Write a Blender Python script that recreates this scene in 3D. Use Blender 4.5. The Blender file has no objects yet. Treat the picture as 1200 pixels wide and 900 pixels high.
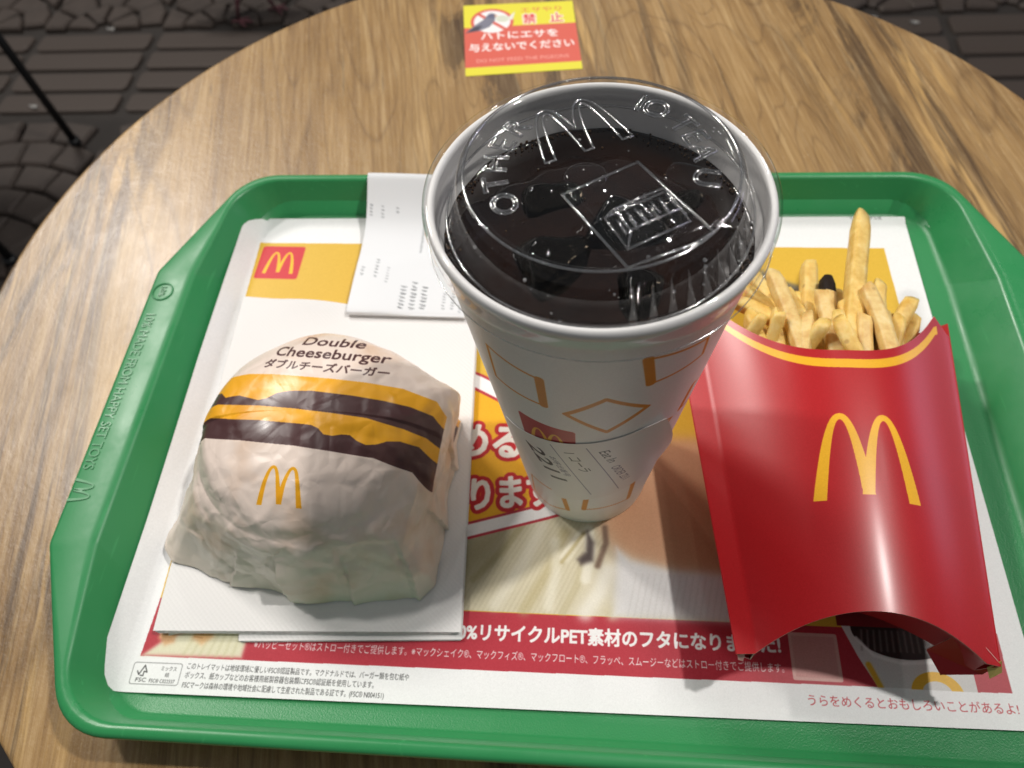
import bpy, bmesh, math, random
import numpy as np
from mathutils import Vector, Matrix, noise as mnoise

random.seed(7); RNG = np.random.default_rng(7)
sc = bpy.context.scene
col = sc.collection
MM = 0.001

# ------------------------------------------------------------------ camera, world, lamps, exposure
cam_d = bpy.data.cameras.new("camera"); cam = bpy.data.objects.new("camera", cam_d); col.objects.link(cam)
cam_d.sensor_width = 36.0; cam_d.lens = 26.89
cam_d.clip_start = 0.01; cam_d.clip_end = 60
CR = [[0.9961192, 0.0614636, -0.0629974], [0.0184833, -0.8458901, -0.5330369], [-0.0860513, 0.529804, -0.8437434]]
CC = [8.387, -179.82, 313.867]
cam.matrix_world = Matrix(((CR[0][0], -CR[1][0], -CR[2][0], CC[0]*MM),
                           (CR[0][1], -CR[1][1], -CR[2][1], CC[1]*MM),
                           (CR[0][2], -CR[1][2], -CR[2][2], CC[2]*MM),
                           (0, 0, 0, 1)))
cam_d.dof.use_dof = True; cam_d.dof.focus_distance = 0.245; cam_d.dof.aperture_fstop = 15.0
sc.camera = cam

world = bpy.data.worlds.new("World"); sc.world = world; world.use_nodes = True
wb = world.node_tree.nodes["Background"]
wb.inputs[0].default_value = (0.92, 0.95, 1.0, 1); wb.inputs[1].default_value = 0.17

def lamp(name, loc, target, size, power, color=(1, 1, 1), shape='DISK', size_y=None):
    d = bpy.data.lights.new(name, 'AREA'); d.shape = shape; d.size = size
    if size_y: d.size_y = size_y
    d.energy = power; d.color = color
    o = bpy.data.objects.new(name, d); col.objects.link(o)
    o.location = loc
    o.rotation_euler = (Vector(target) - Vector(loc)).to_track_quat('-Z', 'Y').to_euler()
    return o
lamp("ceiling_downlight", (0.98, 0.32, 1.95), (0, 0, 0), 0.10, 25.0, (1.0, 0.965, 0.92))
lamp("shop_front_downlight", (-1.35, 0.75, 1.75), (0, 0, 0), 0.14, 14.5, (1.0, 0.955, 0.90))
lamp("shop_window_light", (-2.1, 1.5, 1.9), (0, 0, 0), 1.1, 12.0, (1.0, 0.95, 0.9), 'RECTANGLE', 0.5)
for _k, _p in enumerate(((-0.05, 2.3, 1.78), (0.75, 1.7, 2.2), (-0.7, 1.6, 2.3), (1.7, 0.9, 2.0))):
    lamp("added_glint_lamp", _p, (0, 0, 0), 0.05, 2.2, (1.0, 0.96, 0.92))  # extra unseen lamps, added only to put small glints on the lid edges
lamp("street_side_light", (2.3, 0.9, 0.45), (0, 0, 0), 0.9, 4.0, (0.80, 0.74, 1.0), 'RECTANGLE', 0.5)
lamp("terrace_light", (-1.75, 1.95, 2.2), (0, 1.2, -0.7), 0.55, 42.0, (1.0, 0.95, 0.9))

sc.view_settings.view_transform = 'Standard'; sc.view_settings.look = 'None'
sc.view_settings.exposure = -0.10; sc.view_settings.gamma = 1.0
sc.cycles.max_bounces = 12; sc.cycles.transparent_max_bounces = 24
sc.cycles.caustics_reflective = False; sc.cycles.caustics_refractive = False
sc.cycles.sample_clamp_indirect = 4.0

# ------------------------------------------------------------------ object helpers (coordinates in mm)
def empty(name, loc, label=None, cat=None, group=None, kind=None):
    o = bpy.data.objects.new(name, None); col.objects.link(o)
    o.location = Vector(loc) * MM; o.empty_display_size = 0.02
    tag(o, label, cat, group, kind)
    return o
def tag(o, label=None, cat=None, group=None, kind=None):
    if label: o["label"] = label
    if cat: o["category"] = cat
    if group: o["group"] = group
    if kind: o["kind"] = kind
    return o
def base_of(o):
    p = Vector((0, 0, 0))
    while o is not None:
        p = p + o.location; o = o.parent
    return p
def mesh_obj(name, verts, faces, mats, parent=None, loc=None, smooth=True, uv=None, fmat=None):
    """verts in world mm; loc (mm) is the origin of a top-level object."""
    v = np.array(verts, dtype=float).reshape(-1, 3) * MM
    org = np.array(base_of(parent)) if parent else np.array(loc if loc is not None else (0, 0, 0), float) * MM
    v = v - org
    me = bpy.data.meshes.new(name)
    me.from_pydata(v.tolist(), [], [list(map(int, f)) for f in faces])
    if not isinstance(mats, (list, tuple)): mats = [mats]
    for m in mats: me.materials.append(m)
    if smooth: me.polygons.foreach_set("use_smooth", [True] * len(me.polygons))
    if fmat is not None: me.polygons.foreach_set("material_index", list(map(int, fmat)))
    if uv is not None:
        l = me.uv_layers.new(name="UVMap")
        vi = np.zeros(len(me.loops), dtype=np.int32); me.loops.foreach_get("vertex_index", vi)
        l.data.foreach_set("uv", np.array(uv, dtype=float)[vi].ravel())
    me.update()
    o = bpy.data.objects.new(name, me); col.objects.link(o)
    if parent: o.parent = parent
    else: o.location = org
    return o
def grid_faces(nu, nv, wrap=False, off=0):
    f = []
    for j in range(nv - 1):
        for i in range(nu if wrap else nu - 1):
            i2 = (i + 1) % nu
            f.append((off + j * nu + i, off + j * nu + i2, off + (j + 1) * nu + i2, off + (j + 1) * nu + i))
    return f
def lathe(profile, cx, cy, n=96):
    vs = []
    for r, z in profile:
        for k in range(n):
            a = 2 * math.pi * k / n
            vs.append((cx + r * math.cos(a), cy + r * math.sin(a), z))
    return vs, grid_faces(n, len(profile), True)
def solidify(o, t, offset=-1, rim=None):
    m = o.modifiers.new("thickness", 'SOLIDIFY'); m.thickness = t * MM; m.offset = offset
    if rim is not None: m.material_offset_rim = rim
    e = o.modifiers.new("crisp_edges", 'EDGE_SPLIT'); e.split_angle = math.radians(40)
    return m
def bevel(o, w, seg=2):
    m = o.modifiers.new("bevel", 'BEVEL'); m.width = w * MM; m.segments = seg; m.limit_method = 'ANGLE'
    return m
def bar_mesh(a, b, w0, w1=None, n=10, rnd=0.0):
    """round bar from a to b (mm)"""
    a = Vector(a); b = Vector(b); d = (b - a).normalized()
    u = d.orthogonal().normalized(); v = d.cross(u)
    w1 = w0 if w1 is None else w1
    vs = []
    for p, w in ((a, w0), (b, w1)):
        for k in range(n):
            t = 2 * math.pi * k / n
            vs.append(tuple(p + (u * math.cos(t) + v * math.sin(t)) * w))
    f = grid_faces(n, 2, True) + [tuple(range(n))[::-1], tuple(range(n, 2 * n))]
    return vs, f
def merge(*parts):
    V = []; Fc = []
    for v, f in parts:
        o = len(V); V += list(v); Fc += [tuple(i + o for i in q) for q in f]
    return V, Fc
def box_mesh(x0, x1, y0, y1, z0, z1):
    v = [(x, y, z) for z in (z0, z1) for y in (y0, y1) for x in (x0, x1)]
    return v, [(0, 2, 3, 1), (4, 5, 7, 6), (0, 1, 5, 4), (2, 6, 7, 3), (0, 4, 6, 2), (1, 3, 7, 5)]

# ------------------------------------------------------------------ flat print painter
_tc = {}
def text_tris(s, bold=0.0, res=3):
    key = (s, bold)
    if key in _tc: return _tc[key]
    cu = bpy.data.curves.new("t", 'FONT'); cu.body = s; cu.size = 1.0; cu.resolution_u = res
    cu.offset = bold
    ob = bpy.data.objects.new("t", cu); col.objects.link(ob)
    dg = bpy.context.evaluated_depsgraph_get(); ev = ob.evaluated_get(dg)
    me = ev.to_mesh(); me.calc_loop_triangles()
    v = np.zeros(len(me.vertices) * 3); me.vertices.foreach_get("co", v); v = v.reshape(-1, 3)[:, :2]
    t = np.zeros(len(me.loop_triangles) * 3, dtype=np.int32); me.loop_triangles.foreach_get("vertices", t)
    r = v.copy(), t.reshape(-1, 3).copy()
    ev.to_mesh_clear(); bpy.data.objects.remove(ob); bpy.data.curves.remove(cu)
    _tc[key] = r
    return r
def hexc(h): return tuple(int(h[i:i + 2], 16) / 255 for i in (0, 2, 4))
class Print:
    def __init__(s, x0, y0, x1, y1, ppm, bg):
        s.x0, s.y0, s.x1, s.y1, s.p = x0, y0, x1, y1, ppm
        s.W = int((x1 - x0) * ppm); s.H = int((y1 - y0) * ppm)
        s.a = np.ones((s.H, s.W, 4), np.float32); s.a[..., :3] = bg
    def win(s, lo, hi):
        i0 = max(0, int((lo[0] - s.x0) * s.p) - 2); i1 = min(s.W, int((hi[0] - s.x0) * s.p) + 3)
        j0 = max(0, int((lo[1] - s.y0) * s.p) - 2); j1 = min(s.H, int((hi[1] - s.y0) * s.p) + 3)
        if i1 <= i0 or j1 <= j0: return None
        X = s.x0 + (np.arange(i0, i1) + .5) / s.p; Y = s.y0 + (np.arange(j0, j1) + .5) / s.p
        return i0, i1, j0, j1, *np.meshgrid(X, Y)
    def put(s, w, m, c):
        i0, i1, j0, j1 = w[:4]; v = s.a[j0:j1, i0:i1, :3]; m = m[..., None].astype(np.float32)
        v[:] = v * (1 - m) + np.array(c, np.float32) * m
    def poly(s, pts, c, alpha=1.0, soft=0.0):
        P = np.array(pts, float); w = s.win(P.min(0) - 4 * soft, P.max(0) + 4 * soft)
        if w is None: return
        X, Y = w[4], w[5]; ins = np.zeros(X.shape, bool)
        D = np.full(X.shape, 1e9) if soft else None
        for (xa, ya), (xb, yb) in zip(P, np.roll(P, -1, 0)):
            if ya != yb: ins ^= ((ya > Y) != (yb > Y)) & (X < (xb - xa) * (Y - ya) / (yb - ya) + xa)
            if soft:
                dx, dy = xb - xa, yb - ya; L = dx * dx + dy * dy + 1e-9
                t = np.clip(((X - xa) * dx + (Y - ya) * dy) / L, 0, 1)
                D = np.minimum(D, np.hypot(X - xa - t * dx, Y - ya - t * dy))
        m = ins.astype(np.float32)
        if soft: m = 1 / (1 + np.exp(-np.where(ins, D, -D) / soft))
        s.put(w, m * alpha, c)
    def line(s, pts, wd, c, alpha=1.0, soft=0.0, closed=False):
        P = np.array(pts, float)
        if closed: P = np.vstack([P, P[:1]])
        e = wd + 4 * soft
        w = s.win(P.min(0) - e, P.max(0) + e)
        if w is None: return
        X, Y = w[4], w[5]; D = np.full(X.shape, 1e9)
        for (xa, ya), (xb, yb) in zip(P[:-1], P[1:]):
            dx, dy = xb - xa, yb - ya; L = dx * dx + dy * dy + 1e-9
            t = np.clip(((X - xa) * dx + (Y - ya) * dy) / L, 0, 1)
            D = np.minimum(D, np.hypot(X - xa - t * dx, Y - ya - t * dy))
        sf = soft if soft else 0.5 / s.p
        s.put(w, alpha / (1 + np.exp(np.clip((D - wd / 2) / sf * 2, -30, 30))), c)
    def rect(s, cx, cy, w_, h_, c, r=0, rot=0, alpha=1.0):
        ww = s.win((cx - w_ - h_, cy - w_ - h_), (cx + w_ + h_, cy + w_ + h_))
        if ww is None: return
        X, Y = ww[4] - cx, ww[5] - cy; ca, sa = math.cos(rot), math.sin(rot)
        U = np.abs(X * ca + Y * sa) - w_ / 2 + r; V = np.abs(-X * sa + Y * ca) - h_ / 2 + r
        d = np.hypot(np.maximum(U, 0), np.maximum(V, 0)) + np.minimum(np.maximum(U, V), 0) - r
        s.put(ww, np.clip(.5 - d * s.p, 0, 1) * alpha, c)
    def ellipse(s, cx, cy, rx, ry, c, alpha=1.0, rot=0, ring=None):
        R = max(rx, ry); ww = s.win((cx - R, cy - R), (cx + R, cy + R))
        if ww is None: return
        X, Y = ww[4] - cx, ww[5] - cy; ca, sa = math.cos(rot), math.sin(rot)
        U = (X * ca + Y * sa) / rx; V = (-X * sa + Y * ca) / ry; q = np.hypot(U, V)
        m = np.clip(.5 + (1 - q) * min(rx, ry) * s.p, 0, 1)
        if ring: m = m * np.clip(.5 + (q - 1 + ring / min(rx, ry)) * min(rx, ry) * s.p, 0, 1)
        s.put(ww, m * alpha, c)
    def arches(s, cx, cy, w_, h_, c, rot=0, skew=0.0):
        R = w_ + h_; ww = s.win((cx - R, cy - R), (cx + R, cy + R))
        if ww is None: return
        X, Y = ww[4] - cx, ww[5] - cy; ca, sa = math.cos(rot), math.sin(rot)
        V = (-X * sa + Y * ca) / h_ + .5; U = (X * ca + Y * sa) / w_ - skew * V
        m = arch_mask(U, V)
        s.put(ww, m, c)
    def text(s, t, x, y, c, size=None, width=None, rot=0.0, bold=0.0, outline=0, oc=None, align='L', sx=1.0, shear=0.0):
        v, tr = text_tris(t, 0.0)
        gb = bold * (size if size else 5) * .8
        if len(v) == 0: return
        mn, mx = v.min(0), v.max(0)
        if width: k = width / (mx[0] - mn[0]); ky = size if size else k
        else: k = size * sx; ky = size
        q = v.copy(); q[:, 0] -= mn[0]
        if align == 'C': q[:, 0] -= (mx[0] - mn[0]) / 2
        q[:, 0] = q[:, 0] * k + shear * q[:, 1] * ky; q[:, 1] *= ky
        ca, sa = math.cos(rot), math.sin(rot)
        Q = np.stack([x + q[:, 0] * ca - q[:, 1] * sa, y + q[:, 0] * sa + q[:, 1] * ca], 1)
        if outline: s._tris(Q, tr, oc, outline + gb)
        s._tris(Q, tr, c, gb)
    def _tris(s, Q, tr, c, grow):
        c = np.array(c, np.float32)
        lo = Q.min(0) - grow - .5; hi = Q.max(0) + grow + .5
        w = s.win(lo, hi)
        if w is None: return
        i0, i1, j0, j1 = w[:4]
        SS = 2
        m = np.zeros(((j1 - j0) * SS, (i1 - i0) * SS), bool); pp = s.p * SS
        ox, oy = s.x0 + i0 / s.p, s.y0 + j0 / s.p
        T = (Q[tr] - np.array([ox, oy])) * pp
        for (ax, ay), (bx, by), (cx, cy) in T.tolist():
            xa = max(0, int(min(ax, bx, cx))); xb = min(m.shape[1], int(max(ax, bx, cx)) + 2)
            ya = max(0, int(min(ay, by, cy))); yb = min(m.shape[0], int(max(ay, by, cy)) + 2)
            if xb <= xa or yb <= ya: continue
            X = np.arange(xa, xb) + .5; Y = (np.arange(ya, yb) + .5)[:, None]
            e1 = (bx - ax) * (Y - ay) - (by - ay) * (X - ax)
            e2 = (cx - bx) * (Y - by) - (cy - by) * (X - bx)
            e3 = (ax - cx) * (Y - cy) - (ay - cy) * (X - cx)
            m[ya:yb, xa:xb] |= ((e1 >= 0) & (e2 >= 0) & (e3 >= 0)) | ((e1 <= 0) & (e2 <= 0) & (e3 <= 0))
        if grow:
            g = int(round(grow * pp)); o = m.copy()
            for k in range(24):
                a = 2 * math.pi * k / 24; dx, dy = int(round(g * math.cos(a))), int(round(g * math.sin(a)))
                o |= np.roll(np.roll(m, dx, 1), dy, 0)
            m = o
        mm = m.reshape(j1 - j0, SS, i1 - i0, SS).mean((1, 3))
        s.put(w, mm, c)
    def noise(s, amp, cell=1):
        n = RNG.normal(0, amp, (s.H // cell + 1, s.W // cell + 1)).astype(np.float32)
        n = np.kron(n, np.ones((cell, cell), np.float32))[:s.H, :s.W]
        s.a[..., :3] = np.clip(s.a[..., :3] + n[..., None], 0, 1)
    def image(s, name):
        im = bpy.data.images.new(name, s.W, s.H, alpha=False); im.colorspace_settings.name = 'sRGB'
        im.pixels.foreach_set(s.a.ravel()); im.update(); im.pack()
        return im
    def uv(s, xy):
        xy = np.array(xy, float); return np.stack([(xy[:, 0] - s.x0) / (s.x1 - s.x0), (xy[:, 1] - s.y0) / (s.y1 - s.y0)], 1)
def arch_mask(U, V):
    m = np.zeros(U.shape, np.float32)
    for cxa in (-.215, .215):
        d = np.abs(U - cxa)
        out = 1 - np.clip(d / .285, 0, 2) ** 2.3; inn = .925 - (np.clip(d / .165, 0, 3)) ** 2.1 * .925
        lim = np.where(d * np.sign(U) * np.sign(cxa) > 0, 0.0, 0.0)
        m = np.maximum(m, ((V < out) & (V > inn) & (V > 0)).astype(np.float32))
    return np.where((np.abs(U) < .075) & (V < .06), 0, m)

# ------------------------------------------------------------------ materials
def nt(m): return m.node_tree.nodes, m.node_tree.links
def lin(h):
    c = h if not isinstance(h, str) else hexc(h)
    return tuple(((x + .055) / 1.055) ** 2.4 if x > .04045 else x / 12.92 for x in c) + (1,)
def mat(name, color, rough=.5, spec=.5, metal=0, coat=0, coat_r=.1, bump=None, vary=None, sss=0, trans=0, ior=1.5):
    m = bpy.data.materials.new(name); m.use_nodes = True; N, L = nt(m); b = N["Principled BSDF"]
    b.inputs["Base Color"].default_value = lin(color); b.inputs["Roughness"].default_value = rough
    b.inputs["Specular IOR Level"].default_value = spec; b.inputs["Metallic"].default_value = metal
    b.inputs["Coat Weight"].default_value = coat; b.inputs["Coat Roughness"].default_value = coat_r
    b.inputs["Transmission Weight"].default_value = trans; b.inputs["IOR"].default_value = ior
    if sss:
        b.inputs["Subsurface Weight"].default_value = sss; b.inputs["Subsurface Scale"].default_value = .003
        b.inputs["Subsurface Radius"].default_value = (1, .6, .3)
    tc = N.new("ShaderNodeTexCoord")
    if vary:
        sc_, amt = vary
        n = N.new("ShaderNodeTexNoise"); n.inputs["Scale"].default_value = sc_; n.inputs["Detail"].default_value = 5
        L.new(tc.outputs["Object"], n.inputs["Vector"])
        mx = N.new("ShaderNodeMix"); mx.data_type = 'RGBA'
        c = lin(color); mx.inputs[6].default_value = tuple(max(0, x * (1 - amt)) for x in c[:3]) + (1,)
        mx.inputs[7].default_value = tuple(min(1, x * (1 + amt)) for x in c[:3]) + (1,)
        L.new(n.outputs["Fac"], mx.inputs[0]); L.new(mx.outputs[2], b.inputs["Base Color"])
    if bump:
        sc_, st, dist = bump
        n = N.new("ShaderNodeTexNoise"); n.inputs["Scale"].default_value = sc_; n.inputs["Detail"].default_value = 3
        L.new(tc.outputs["Object"], n.inputs["Vector"])
        bp = N.new("ShaderNodeBump"); bp.inputs["Strength"].default_value = st; bp.inputs["Distance"].default_value = dist * MM
        L.new(n.outputs["Fac"], bp.inputs["Height"]); L.new(bp.outputs[0], b.inputs["Normal"])
    return m
def mat_print(name, im, rough=.5, spec=.4, bump=None, coat=0, coat_r=.2):
    m = mat(name, "ffffff", rough, spec, bump=bump, coat=coat, coat_r=coat_r); N, L = nt(m)
    t = N.new("ShaderNodeTexImage"); t.image = im; t.extension = 'EXTEND'; t.interpolation = 'Cubic'
    uv = N.new("ShaderNodeUVMap"); uv.uv_map = "UVMap"
    L.new(uv.outputs[0], t.inputs["Vector"]); L.new(t.outputs["Color"], N["Principled BSDF"].inputs["Base Color"])
    return m
def mat_film(name, tint=(.96, .97, .97), rough=.04, strength=1.0):
    """thin clear plastic sheet: lets light through, mirrors by Fresnel"""
    m = bpy.data.materials.new(name); m.use_nodes = True; N, L = nt(m); N.clear()
    o = N.new("ShaderNodeOutputMaterial"); mx = N.new("ShaderNodeMixShader"); tr = N.new("ShaderNodeBsdfTransparent")
    gl = N.new("ShaderNodeBsdfGlossy"); fr = N.new("ShaderNodeFresnel"); mt = N.new("ShaderNodeMath")
    tr.inputs[0].default_value = (*tint, 1); gl.inputs["Roughness"].default_value = rough
    gl.inputs["Color"].default_value = (1, 1, 1, 1)
    fr.inputs["IOR"].default_value = 1.57; mt.operation = 'MULTIPLY'; mt.inputs[1].default_value = strength; mt.use_clamp = True
    L.new(fr.outputs[0], mt.inputs[0]); L.new(mt.outputs[0], mx.inputs[0]); L.new(tr.outputs[0], mx.inputs[1])
    L.new(gl.outputs[0], mx.inputs[2]); L.new(mx.outputs[0], o.inputs[0])
    return m

def mat_wood():
    m = mat("wood_print_laminate", "b08c64", .42, .5, coat=.12, coat_r=.2); N, L = nt(m); b = N["Principled BSDF"]
    tc = N.new("ShaderNodeTexCoord")
    mp = N.new("ShaderNodeMapping"); mp.inputs["Rotation"].default_value = (0, 0, math.radians(-11))
    L.new(tc.outputs["Object"], mp.inputs[0])
    def stretched(sx, sy, scale, detail, rough=.6, dist=0.0):
        q = N.new("ShaderNodeMapping"); q.inputs["Scale"].default_value = (sx, sy, 1); L.new(mp.outputs[0], q.inputs[0])
        n = N.new("ShaderNodeTexNoise"); n.inputs["Scale"].default_value = scale; n.inputs["Detail"].default_value = detail
        n.inputs["Roughness"].default_value = rough; n.inputs["Distortion"].default_value = dist
        L.new(q.outputs[0], n.inputs["Vector"]); return n.outputs["Fac"]
    def ramp(src, stops):
        r = N.new("ShaderNodeValToRGB"); e = r.color_ramp.elements
        while len(e) < len(stops): e.new(.5)
        for k, (p, c) in enumerate(stops): e[k].position = p; e[k].color = lin(c) if isinstance(c, str) else (c, c, c, 1)
        L.new(src, r.inputs[0]); return r.outputs[0]
    def mix(f, a, c, mode='MIX'):
        x = N.new("ShaderNodeMix"); x.data_type = 'RGBA'; x.blend_type = mode
        for s_, v in ((0, f), (6, a), (7, c)):
            if isinstance(v, (int, float)): x.inputs[s_].default_value = v
            elif isinstance(v, str): x.inputs[s_].default_value = lin(v)
            else: L.new(v, x.inputs[s_])
        return x.outputs[2]
    broad = stretched(1, .12, 9, 4, .55, .6)
    c = ramp(broad, [(.28, "6f5a43"), (.45, "957a5a"), (.6, "b09470"), (.78, "c9ae87")])
    fine = stretched(1, .035, 170, 5, .7)
    c = mix(.27, c, ramp(stretched(1, .03, 62, 3, .6, .4), [(.34, "66513a"), (.5, "a48a66"), (.66, "d3bb90")]))
    c = mix(.36, c, ramp(fine, [(.3, "57452f"), (.5, "a1875f"), (.7, "d2ba92")]))
    # dark heartwood streaks with ragged edges, mostly on a few bands of the print
    st = stretched(1, .10, 26, 6, .72, 1.3)
    band = stretched(1, .05, 5.2, 1, .4, .3)
    fm = N.new("ShaderNodeMath"); fm.operation = 'MULTIPLY'
    L.new(ramp(st, [(.475, 0.0), (.545, 1.0)]), fm.inputs[0]); L.new(ramp(band, [(.42, 0.0), (.56, .95)]), fm.inputs[1])
    c = mix(fm.outputs[0], c, "4c3d2e")
    st2 = stretched(1, .09, 34, 5, .65, 1.0)
    fm2 = N.new("ShaderNodeMath"); fm2.operation = 'MULTIPLY'
    L.new(ramp(st2, [(.57, 0.0), (.66, 1.0)]), fm2.inputs[0]); L.new(ramp(band, [(.40, 0.0), (.58, .8)]), fm2.inputs[1])
    c = mix(fm2.outputs[0], c, "d8b987")
    crack = stretched(1, .05, 60, 4, .6, 1.6)
    c = mix(ramp(crack, [(.655, 0.0), (.69, .75)]), c, "4a3a2b")
    pore = stretched(1, .035, 430, 4, .75)
    c = mix(.24, c, ramp(pore, [(.34, "4d3b29"), (.5, "a58c68"), (.66, "e0cba4")]))
    cath = stretched(1, .16, 5.5, 2, .5, 2.2)
    cs = N.new("ShaderNodeMath"); cs.operation = 'PINGPONG'; cs.inputs[1].default_value = .028; L.new(cath, cs.inputs[0])
    c = mix(ramp(cs.outputs[0], [(.0, .34), (.006, 0.0)]), c, "5b4733")
    spk = stretched(1, .5, 420, 3, .6)
    c = mix(ramp(spk, [(.64, 0.0), (.76, .22)]), c, "e0cfb0")
    hs = N.new("ShaderNodeHueSaturation"); hs.inputs["Saturation"].default_value = 1.2; hs.inputs["Value"].default_value = .95; hs.inputs["Hue"].default_value = .495
    L.new(c, hs.inputs["Color"]); L.new(hs.outputs[0], b.inputs["Base Color"])
    bp = N.new("ShaderNodeBump"); bp.inputs["Strength"].default_value = .35; bp.inputs["Distance"].default_value = .0004
    L.new(fine, bp.inputs["Height"])
    bp2 = N.new("ShaderNodeBump"); bp2.inputs["Strength"].default_value = .25; bp2.inputs["Distance"].default_value = .0008
    w = stretched(1, .6, 120, 3, .6); L.new(w, bp2.inputs["Height"]); L.new(bp.outputs[0], bp2.inputs["Normal"])
    bp3 = N.new("ShaderNodeBump"); bp3.inputs["Strength"].default_value = .55; bp3.inputs["Distance"].default_value = .00035
    L.new(stretched(1, .45, 560, 4, .7), bp3.inputs["Height"]); L.new(bp2.outputs[0], bp3.inputs["Normal"]); L.new(bp3.outputs[0], b.inputs["Normal"])
    rr = N.new("ShaderNodeMapRange"); rr.inputs[3].default_value = .24; rr.inputs[4].default_value = .46
    L.new(w, rr.inputs[0]); L.new(rr.outputs[0], b.inputs["Roughness"])
    return m
M_WOOD = mat_wood()
M_EDGE = mat("table_edge_band", "8a6241", .45, .4, vary=(60, .25))
M_IRON = mat("black_painted_iron", "1a1b1c", .45, .5)
M_GREEN = mat("green_tray_plastic", "2f8b51", .34, .5, bump=(900, .10, .15))
def wear(m):
    N, L = nt(m); b = N["Principled BSDF"]; tc = N.new("ShaderNodeTexCoord")
    n = N.new("ShaderNodeTexNoise"); n.inputs["Scale"].default_value = 22; n.inputs["Detail"].default_value = 8; n.inputs["Roughness"].default_value = .7; L.new(tc.outputs["Object"], n.inputs["Vector"])
    r = N.new("ShaderNodeMapRange"); r.inputs[1].default_value = .35; r.inputs[2].default_value = .7; r.inputs[3].default_value = .26; r.inputs[4].default_value = .50
    L.new(n.outputs["Fac"], r.inputs[0]); L.new(r.outputs[0], b.inputs["Roughness"])
    mp = N.new("ShaderNodeMapping"); mp.inputs["Scale"].default_value = (1, .06, 1); mp.inputs["Rotation"].default_value = (0, 0, .6); L.new(tc.outputs["Object"], mp.inputs[0])
    s_ = N.new("ShaderNodeTexNoise"); s_.inputs["Scale"].default_value = 420; s_.inputs["Detail"].default_value = 2; L.new(mp.outputs[0], s_.inputs["Vector"])
    q = N.new("ShaderNodeMapRange"); q.inputs[1].default_value = .66; q.inputs[2].default_value = .74; q.inputs[3].default_value = 0; q.inputs[4].default_value = .30; L.new(s_.outputs["Fac"], q.inputs[0])
    mx = N.new("ShaderNodeMix"); mx.data_type = 'RGBA'; c = b.inputs["Base Color"].default_value[:]; mx.inputs[6].default_value = c; mx.inputs[7].default_value = tuple(min(1, x * 1.5 + .03) for x in c[:3]) + (1,)
    L.new(q.outputs[0], mx.inputs[0]); L.new(mx.outputs[2], b.inputs["Base Color"])
wear(M_GREEN)
M_GREENF = mat("green_tray_plastic_grained", "2f8b51", .36, .5, bump=(1500, .55, .25))
M_STONE = mat("dark_brown_paver", "443b35", .62, .4, bump=(140, .5, 2.0), vary=(25, .3))
M_JOINT = mat("paver_joint_mortar", "34302d", .8, .3, bump=(60, .5, 3), vary=(9, .3))

# ------------------------------------------------------------------ floor with stone pavers (top at z = -726 mm)
FZ = -726.0
floor = mesh_obj("floor", [(-6000, -6000, FZ - 14), (6000, -6000, FZ - 14), (6000, 8000, FZ - 14), (-6000, 8000, FZ - 14)],
                 [(0, 1, 2, 3)], M_JOINT, loc=(0, 0, FZ - 14), smooth=False)
tag(floor, "dark stone paving of ribbed and fan shaped pavers", None, None, "structure")
TCX, TCY, TR_ = -3.2, 81.1, 317.5
def hidden_by_table(x, y, rad):
    t = (-6 - CC[2]) / (FZ - CC[2])
    return math.hypot(CC[0] + (x - CC[0]) * t - TCX, CC[1] + (y - CC[1]) * t - TCY) < rad
def in_view(x, y):
    d = (x - CC[0], y - CC[1], FZ - CC[2])
    c = [sum(CR[i][k] * d[k] for k in range(3)) for i in range(3)]
    u, v = 600 + 896.3 * c[0] / c[2], 450 + 896.3 * c[1] / c[2]
    return -150 < u < 1350 and -170 < v < 900
bar_me = None
def rib(x0, x1, y0, y1):
    global bar_me
    if bar_me is None:
        L_, n = 1.0, 6
        v = []; prof = [(-.5, -14), (-.5, -5), (-.36, 0), (.36, 0), (.5, -5), (.5, -14)]
        for xs, k in ((-.5, .8), (-.47, 1), (.47, 1), (.5, .8)):
            for py, pz in prof: v.append((xs, py * k, pz if k == 1 else min(pz, -4)))
        f = grid_faces(6, 4) + [(0, 5, 4, 3, 2, 1), (18, 19, 20, 21, 22, 23)]
        me = bpy.data.meshes.new("rib_paver"); me.from_pydata([(a * MM, b_ * MM, c_ * MM) for a, b_, c_ in v], [], f)
        me.materials.append(M_STONE); me.polygons.foreach_set("use_smooth", [True] * len(f)); bar_me = me
    o = bpy.data.objects.new("rib_paver", bar_me); col.objects.link(o); o.parent = floor
    o.location = Vector(((x0 + x1) / 2, (y0 + y1) / 2, 14 + random.uniform(-1.5, 1))) * MM
    o.scale = (x1 - x0, y1 - y0, 1); o.rotation_euler[2] = random.uniform(-.01, .01)
    o.rotation_euler[0] = random.uniform(-.02, .02)
n_rib = n_cob = 0
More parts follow.
